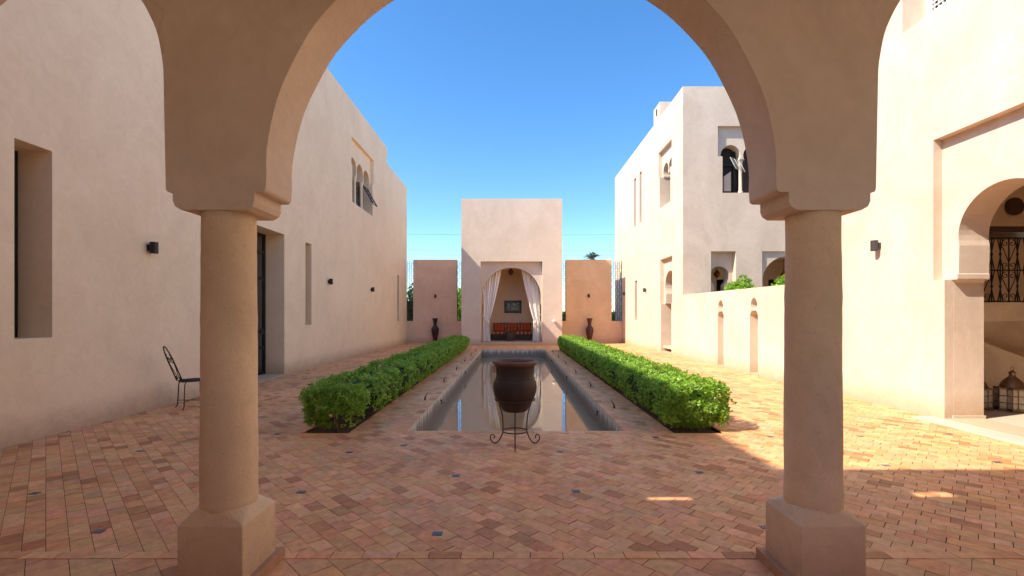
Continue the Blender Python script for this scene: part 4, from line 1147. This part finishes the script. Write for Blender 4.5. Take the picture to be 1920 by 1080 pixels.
# dome camera on the pavilion wall
m = MB(); m.lathe([(.0, -.10), (.05, -.09), (.085, -.05), (.095, 0), (.095, .05), (.0, .05)], (0, 0), 18, cap=False)
d_ = m.build("security_camera", M['white']); d_.location = (2.27, 25.40, 1.30); tag(d_, "small white dome camera low on the pavilion wall right of the arch", "security camera")
m = MB(); m.box((-.05, 0.02, -.02), (.05, .1, .08)); m.build("bracket", M['white'], d_)

# ------------------------------------------------------------------ inside the pavilion
FZ = .138
def curtain(sg, label):
    e_ = tag(empty("curtain", (-.06, 26.30, FZ)), label, "curtain")
    cl_ = MB(); nu, nv = 90, 70; vs = []
    zt_, zk = 4.22, 1.16           # top, tie
    for j in range(nv + 1):
        z = zt_ * (1 - j / nv) + .0
        z = max(z, .02)
        if z > zk:
            t_ = (z - zk) / (zt_ - zk); inner = 1.27 - (1.27 - .50) * t_ ** .8 ; outer = 1.60 + .02 * t_
            gat = (1 - t_) ** 2
        else:
            t_ = z / zk; inner = 1.27 - .02 * (1 - t_) - .06 * math.sin(t_ * PI) * -.6 - .02; outer = 1.66; gat = t_ ** 3
            inner = 1.27 - .10 * (1 - t_) ** .6
        amp = .055 * (1 - .55 * gat)
        for i in range(nu + 1):
            u = i / nu
            x = inner + (outer - inner) * (u ** 1.0)
            ph = u * 13 * PI + .5 * math.sin(u * 9)
            vs.append((sg * (x + .012 * math.cos(ph * 1.3)), amp * (.75 + .25 * math.sin(u * 7 + sg)) * math.sin(ph + .5 * sg * math.sin(z * 1.7 + u * 5)) + .03 * math.sin(ph * .37 + z * 1.5 * sg) + .008 * math.sin(z * 21 + u * 30) * gat - .05 * gat, z))
    cl_.add(vs, [(j * (nu + 1) + i, j * (nu + 1) + i + 1, (j + 1) * (nu + 1) + i + 1, (j + 1) * (nu + 1) + i) for j in range(nv) for i in range(nu)], True)
    cl_.build("cloth", M['white_fab'], e_)
    tb = MB(); w_ = .07
    path = [(1.25, -.15, 1.10), (1.35, -.16, 1.19), (1.50, -.13, 1.36), (1.63, -.08, 1.50), (1.69, .0, 1.56)]
    for a, b in zip(path[:-1], path[1:]):
        tb.add([(sg * a[0], a[1], a[2] - w_), (sg * b[0], b[1], b[2] - w_), (sg * b[0], b[1], b[2] + w_), (sg * a[0], a[1], a[2] + w_)], [(0, 1, 2, 3)])
    p0 = path[0]; tb.add([(sg * p0[0], p0[1], p0[2] - w_), (sg * p0[0], p0[1], p0[2] + w_), (sg * (p0[0] - .03), .05, p0[2] + w_), (sg * (p0[0] - .03), .05, p0[2] - w_)], [(0, 1, 2, 3)])
    tb.build("tieback", M['white_fab'], e_)
curtain(-1, "white gathered curtain tied back at the left side of the pavilion arch")
curtain(1, "white gathered curtain tied back at the right side of the pavilion arch")

sf = tag(empty("bench_sofa", (-.04, 28.4, FZ)), "dark low built bench with a red and orange striped seat mattress", "sofa")
m = MB(); m.box((-1.28, -.42, 0), (1.28, .55, .34)); m.build("base", M['wood'], sf, bevel=.02)
m = MB(); m.box((-1.15, -.44, .342), (1.15, .30, .50)); m.build("seat", M['stripe_seat'], sf, bevel=.05, seg=3)
def pillow(x, rot, label, w=.74, h=.56):
    m = MB(); n = 14; vs = []
    for s in (-1, 1):
        for j in range(n + 1):
            for i in range(n + 1):
                u = i / n * 2 - 1; v = j / n * 2 - 1
                th = .10 * ((1 - u ** 4) * (1 - v ** 4)) ** .5
                k = 1 - .06 * (1 - abs(u) ** 2) * (abs(v) > .95) 
                vs.append((u * w / 2 * (1 - .05 * (1 - v * v) * abs(u)), s * th, h / 2 + v * h / 2 * (1 - .06 * (1 - u * u) * abs(v))))
    b = (n + 1) ** 2
    fs = [(k * b + j * (n + 1) + i, k * b + j * (n + 1) + i + 1, k * b + (j + 1) * (n + 1) + i + 1, k * b + (j + 1) * (n + 1) + i) for k in (0, 1) for j in range(n) for i in range(n)]
    m.add(vs, fs, True); o = m.build("cushion", M['stripe'], merge=True)
    o.location = (x, 28.62, FZ + .50); o.rotation_euler = (R(-16), R(rot), R(random.uniform(-5, 5))); tag(o, label, "cushion", "striped back cushions on the pavilion bench"); return o
pillow(-.80, -2, "left red and orange striped cushion on the pavilion bench")
pillow(-.03, 3, "middle red striped cushion on the pavilion bench, behind the low table")
pillow(.76, 2, "right red and orange striped cushion on the pavilion bench")
te = tag(empty("side_table", (-.15, 26.95, FZ)), "small dark carved octagonal table in front of the pavilion bench", "table")
def octo(r, ph=22.5): return [(r * math.cos(R(ph + 45 * k)), r * math.sin(R(ph + 45 * k))) for k in range(8)]
m = MB(); a = octo(.37); m.add([(x, y, .50) for x, y in a] + [(x, y, .54) for x, y in a], [tuple(range(8))[::-1], tuple(range(8, 16))] + [(i, (i + 1) % 8, 8 + (i + 1) % 8, 8 + i) for i in range(8)]); m.build("table_top", M['wood'], te, bevel=.006)
m = MB(); a = octo(.32)
for i in range(8):
    p, q = a[i], a[(i + 1) % 8]
    def at_(t_, z): return (p[0] + (q[0] - p[0]) * t_, p[1] + (q[1] - p[1]) * t_, z)
    ol = [at_(0, 0), at_(.2, 0), at_(.2, .14), at_(.35, .24), at_(.5, .28), at_(.65, .24), at_(.8, .14), at_(.8, 0), at_(1, 0), at_(1, .5), at_(0, .5)]
    m.add(ol, [(0, 1, 2, 10), (2, 3, 10), (3, 4, 10), (4, 9, 10), (4, 5, 9), (5, 6, 9), (6, 7, 8, 9)])
m.build("carved_side", M['wood'], te)
for x_, lab in ((-.27, "small brass cup on the octagonal table, left one"), (-.08, "small brass cup on the octagonal table, right one")):
    m = MB(); m.lathe([(.0, 0), (.028, 0), (.038, .05), (.04, .09), (.034, .09), (.0, .02)], (0, 0), 14, cap=False); o = m.build("cup", M['brass']); o.location = (x_, 26.9, FZ + .541); tag(o, lab, "cup", "cups on the octagonal table")
# framed abstract picture
pe_ = tag(empty("framed_picture", (0.02, 28.97, 2.16)), "dark framed abstract picture hung on the back wall above the bench", "picture")
m = MB(); w_, h_ = .53, .385
for a, b in (((-w_, -h_), (w_, -h_ + .045)), ((-w_, h_ - .045), (w_, h_)), ((-w_, -h_ + .045), (-w_ + .045, h_ - .045)), ((w_ - .045, -h_ + .045), (w_, h_ - .045))): m.box((a[0], -.03, a[1]), (b[0], .025, b[1]))
m.build("frame", M['wood'], pe_)
def mat_pic():
    m, nt, b = new_mat("abstract_print"); L = nt.links.new
    tc = N(nt, "ShaderNodeTexCoord"); v = N(nt, "ShaderNodeTexVoronoi"); v.inputs["Scale"].default_value = 6; L(tc.outputs["Object"], v.inputs["Vector"])
    r = N(nt, "ShaderNodeValToRGB"); e = r.color_ramp.elements; e[0].position = .25; e[0].color = (.25, .22, .24, 1); e[1].position = .5; e[1].color = (.03, .025, .03, 1)
    L(v.outputs["Distance"], r.inputs[0]); L(r.outputs[0], b.inputs["Base Color"]); b.inputs["Roughness"].default_value = .15; return m
m = MB(); m.quad((-.40, -.012, -.26), (.40, -.012, -.26), (.40, -.012, .26), (-.40, -.012, .26)); m.build("print", mat_pic(), pe_)
m = MB(); m.quad((-.49, -.006, -.345), (.49, -.006, -.345), (.49, -.006, .345), (-.49, -.006, .345)); m.build("mount", M['lampgrey'], pe_)

def pendant(loc, top, label, s=1.0, mat='brass'):
    e_ = tag(empty("pendant_lamp", loc), label, "pendant lamp")
    m = MB(); m.lathe([(.0, -.20 * s), (.02 * s, -.17 * s), (.09 * s, -.10 * s), (.125 * s, -.02 * s), (.12 * s, .03 * s), (.08 * s, .09 * s), (.03 * s, .15 * s), (.012 * s, .22 * s), (.0, .22 * s)], (0, 0), 18, cap=False); m.build("lamp_shade", M[mat], e_)
    m = MB(); m.tube([(0, 0, .2 * s), (0, 0, top - loc[2])], .006, 5); m.build("chain", M['iron'], e_)
pendant((8.30, 18.95, 3.30), 4.0, "golden onion shaped lamp hanging in the small horseshoe arch behind the garden wall")
pendant((10.98, 18.9, 3.25), 4.0, "golden onion shaped lamp hanging in the wider arch beside the right column")
pendant((-.10, 27.0, 4.14), 4.8, "dark carved lamp hanging at the top of the pavilion arch", 1.25, 'wood')

# ------------------------------------------------------------------ floor lanterns in the gatehouse
def lantern(x, y, label, s=1.0):
    e_ = tag(empty("floor_lantern", (x, y, .023)), label, "lantern", "metal floor lanterns in the right doorway")
    pts = []
    for k in range(16):
        r_ = (.215 if k % 2 == 0 else .165) * s; a = 2 * PI * k / 16; pts.append((r_ * math.cos(a), r_ * math.sin(a)))
    def prism(m, r_scale, z0, z1):
        m.add([(x_ * r_scale, y_ * r_scale, z) for z in (z0, z1) for x_, y_ in pts], [tuple(range(16))[::-1], tuple(range(16, 32))] + [(i, (i + 1) % 16, 16 + (i + 1) % 16, 16 + i) for i in range(16)])
    m = MB(); prism(m, .97, .045 * s, .36 * s); m.build("glass_body", M['lantern_glass'], e_)
    m = MB(); prism(m, 1.04, 0, .05 * s); m.build("base", M['lantern_metal'], e_)
    m = MB(); 
    for z in (.14, .255): m.tube([(x_ * 1.0, y_ * 1.0, z * s) for x_, y_ in pts], .006, 4, closed=True)
    for x_, y_ in pts[::1]: m.tube([(x_, y_, .045 * s), (x_, y_, .36 * s)], .007, 4)
    m.build("frame", M['lantern_metal'], e_)
    m = MB(); prism(m, 1.06, .358 * s, .385 * s); m.lathe([(.16 * s, .385 * s), (.155 * s, .40 * s), (.145 * s, .44 * s), (.12 * s, .49 * s), (.075 * s, .54 * s), (.045 * s, .57 * s), (.04 * s, .62 * s), (.052 * s, .625 * s), (.05 * s, .64 * s), (.02 * s, .66 * s), (.0, .68 * s)], (0, 0), 20, cap=False); m.build("domed_lid", M['lantern_metal'], e_)
    m = MB(); m.tube([(.03 * s * math.cos(a), 0, .70 * s + .03 * s * math.sin(a)) for a in np.linspace(0, 2 * PI, 13)[:-1]], .005, 4, closed=True); m.build("handle", M['lantern_metal'], e_)
lantern(8.30, 7.75, "large metal and frosted glass floor lantern standing clear in the right doorway")
lantern(7.90, 7.95, "metal and frosted glass floor lantern half hidden behind the right door jamb", .93)

# ------------------------------------------------------------------ small spouts along the pool
WG = "small curved metal spouts set along the pool edge"
def spout(loc, sg, label):
    m = MB(); m.tube([(0, 0, -.01), (0, 0, .045), (-sg * .008, 0, .07), (-sg * .03, 0, .105), (-sg * .055, 0, .13)], [.016, .015, .010, .007, .005], 7)
    o = m.build("water_spout", M['iron']); o.location = loc; tag(o, label, "spout", WG)
ordn = ["first", "second", "third", "fourth", "fifth", "sixth"]
for i, y in enumerate((8.86, 11.3, 13.8, 16.2, 18.7, 21.0)):
    spout((-1.66, y, 0), 1 if False else -1, "small metal spout on the left pool edge, %s from the clay pot" % ordn[i])
for i, y in enumerate((8.08, 10.5, 12.95, 15.4, 17.8, 20.2)):
    spout((1.76, y, 0), 1, "small metal spout on the right pool edge, %s from the clay pot" % ordn[i])
def inlet(loc, sg, label):
    m = MB(); m.tube([(-sg * .012, 0, 0), (sg * .02, 0, 0), (sg * .028, 0, -.045), (sg * .018, 0, -.075)], [.016, .014, .011, .010], 7)
    o = m.build("pool_nozzle", M['iron']); o.location = loc; tag(o, label, "nozzle", "dark nozzles low on the pool's inner walls")
for i, y in enumerate((9.5, 14.4, 19.0)): inlet((PX0, y, -.12), 1, "dark nozzle on the left inner pool wall, %s from the clay pot" % ordn[i])
for i, y in enumerate((8.4, 13.2, 18.2)): inlet((PX1, y, -.12), -1, "dark nozzle on the right inner pool wall, %s from the clay pot" % ordn[i])
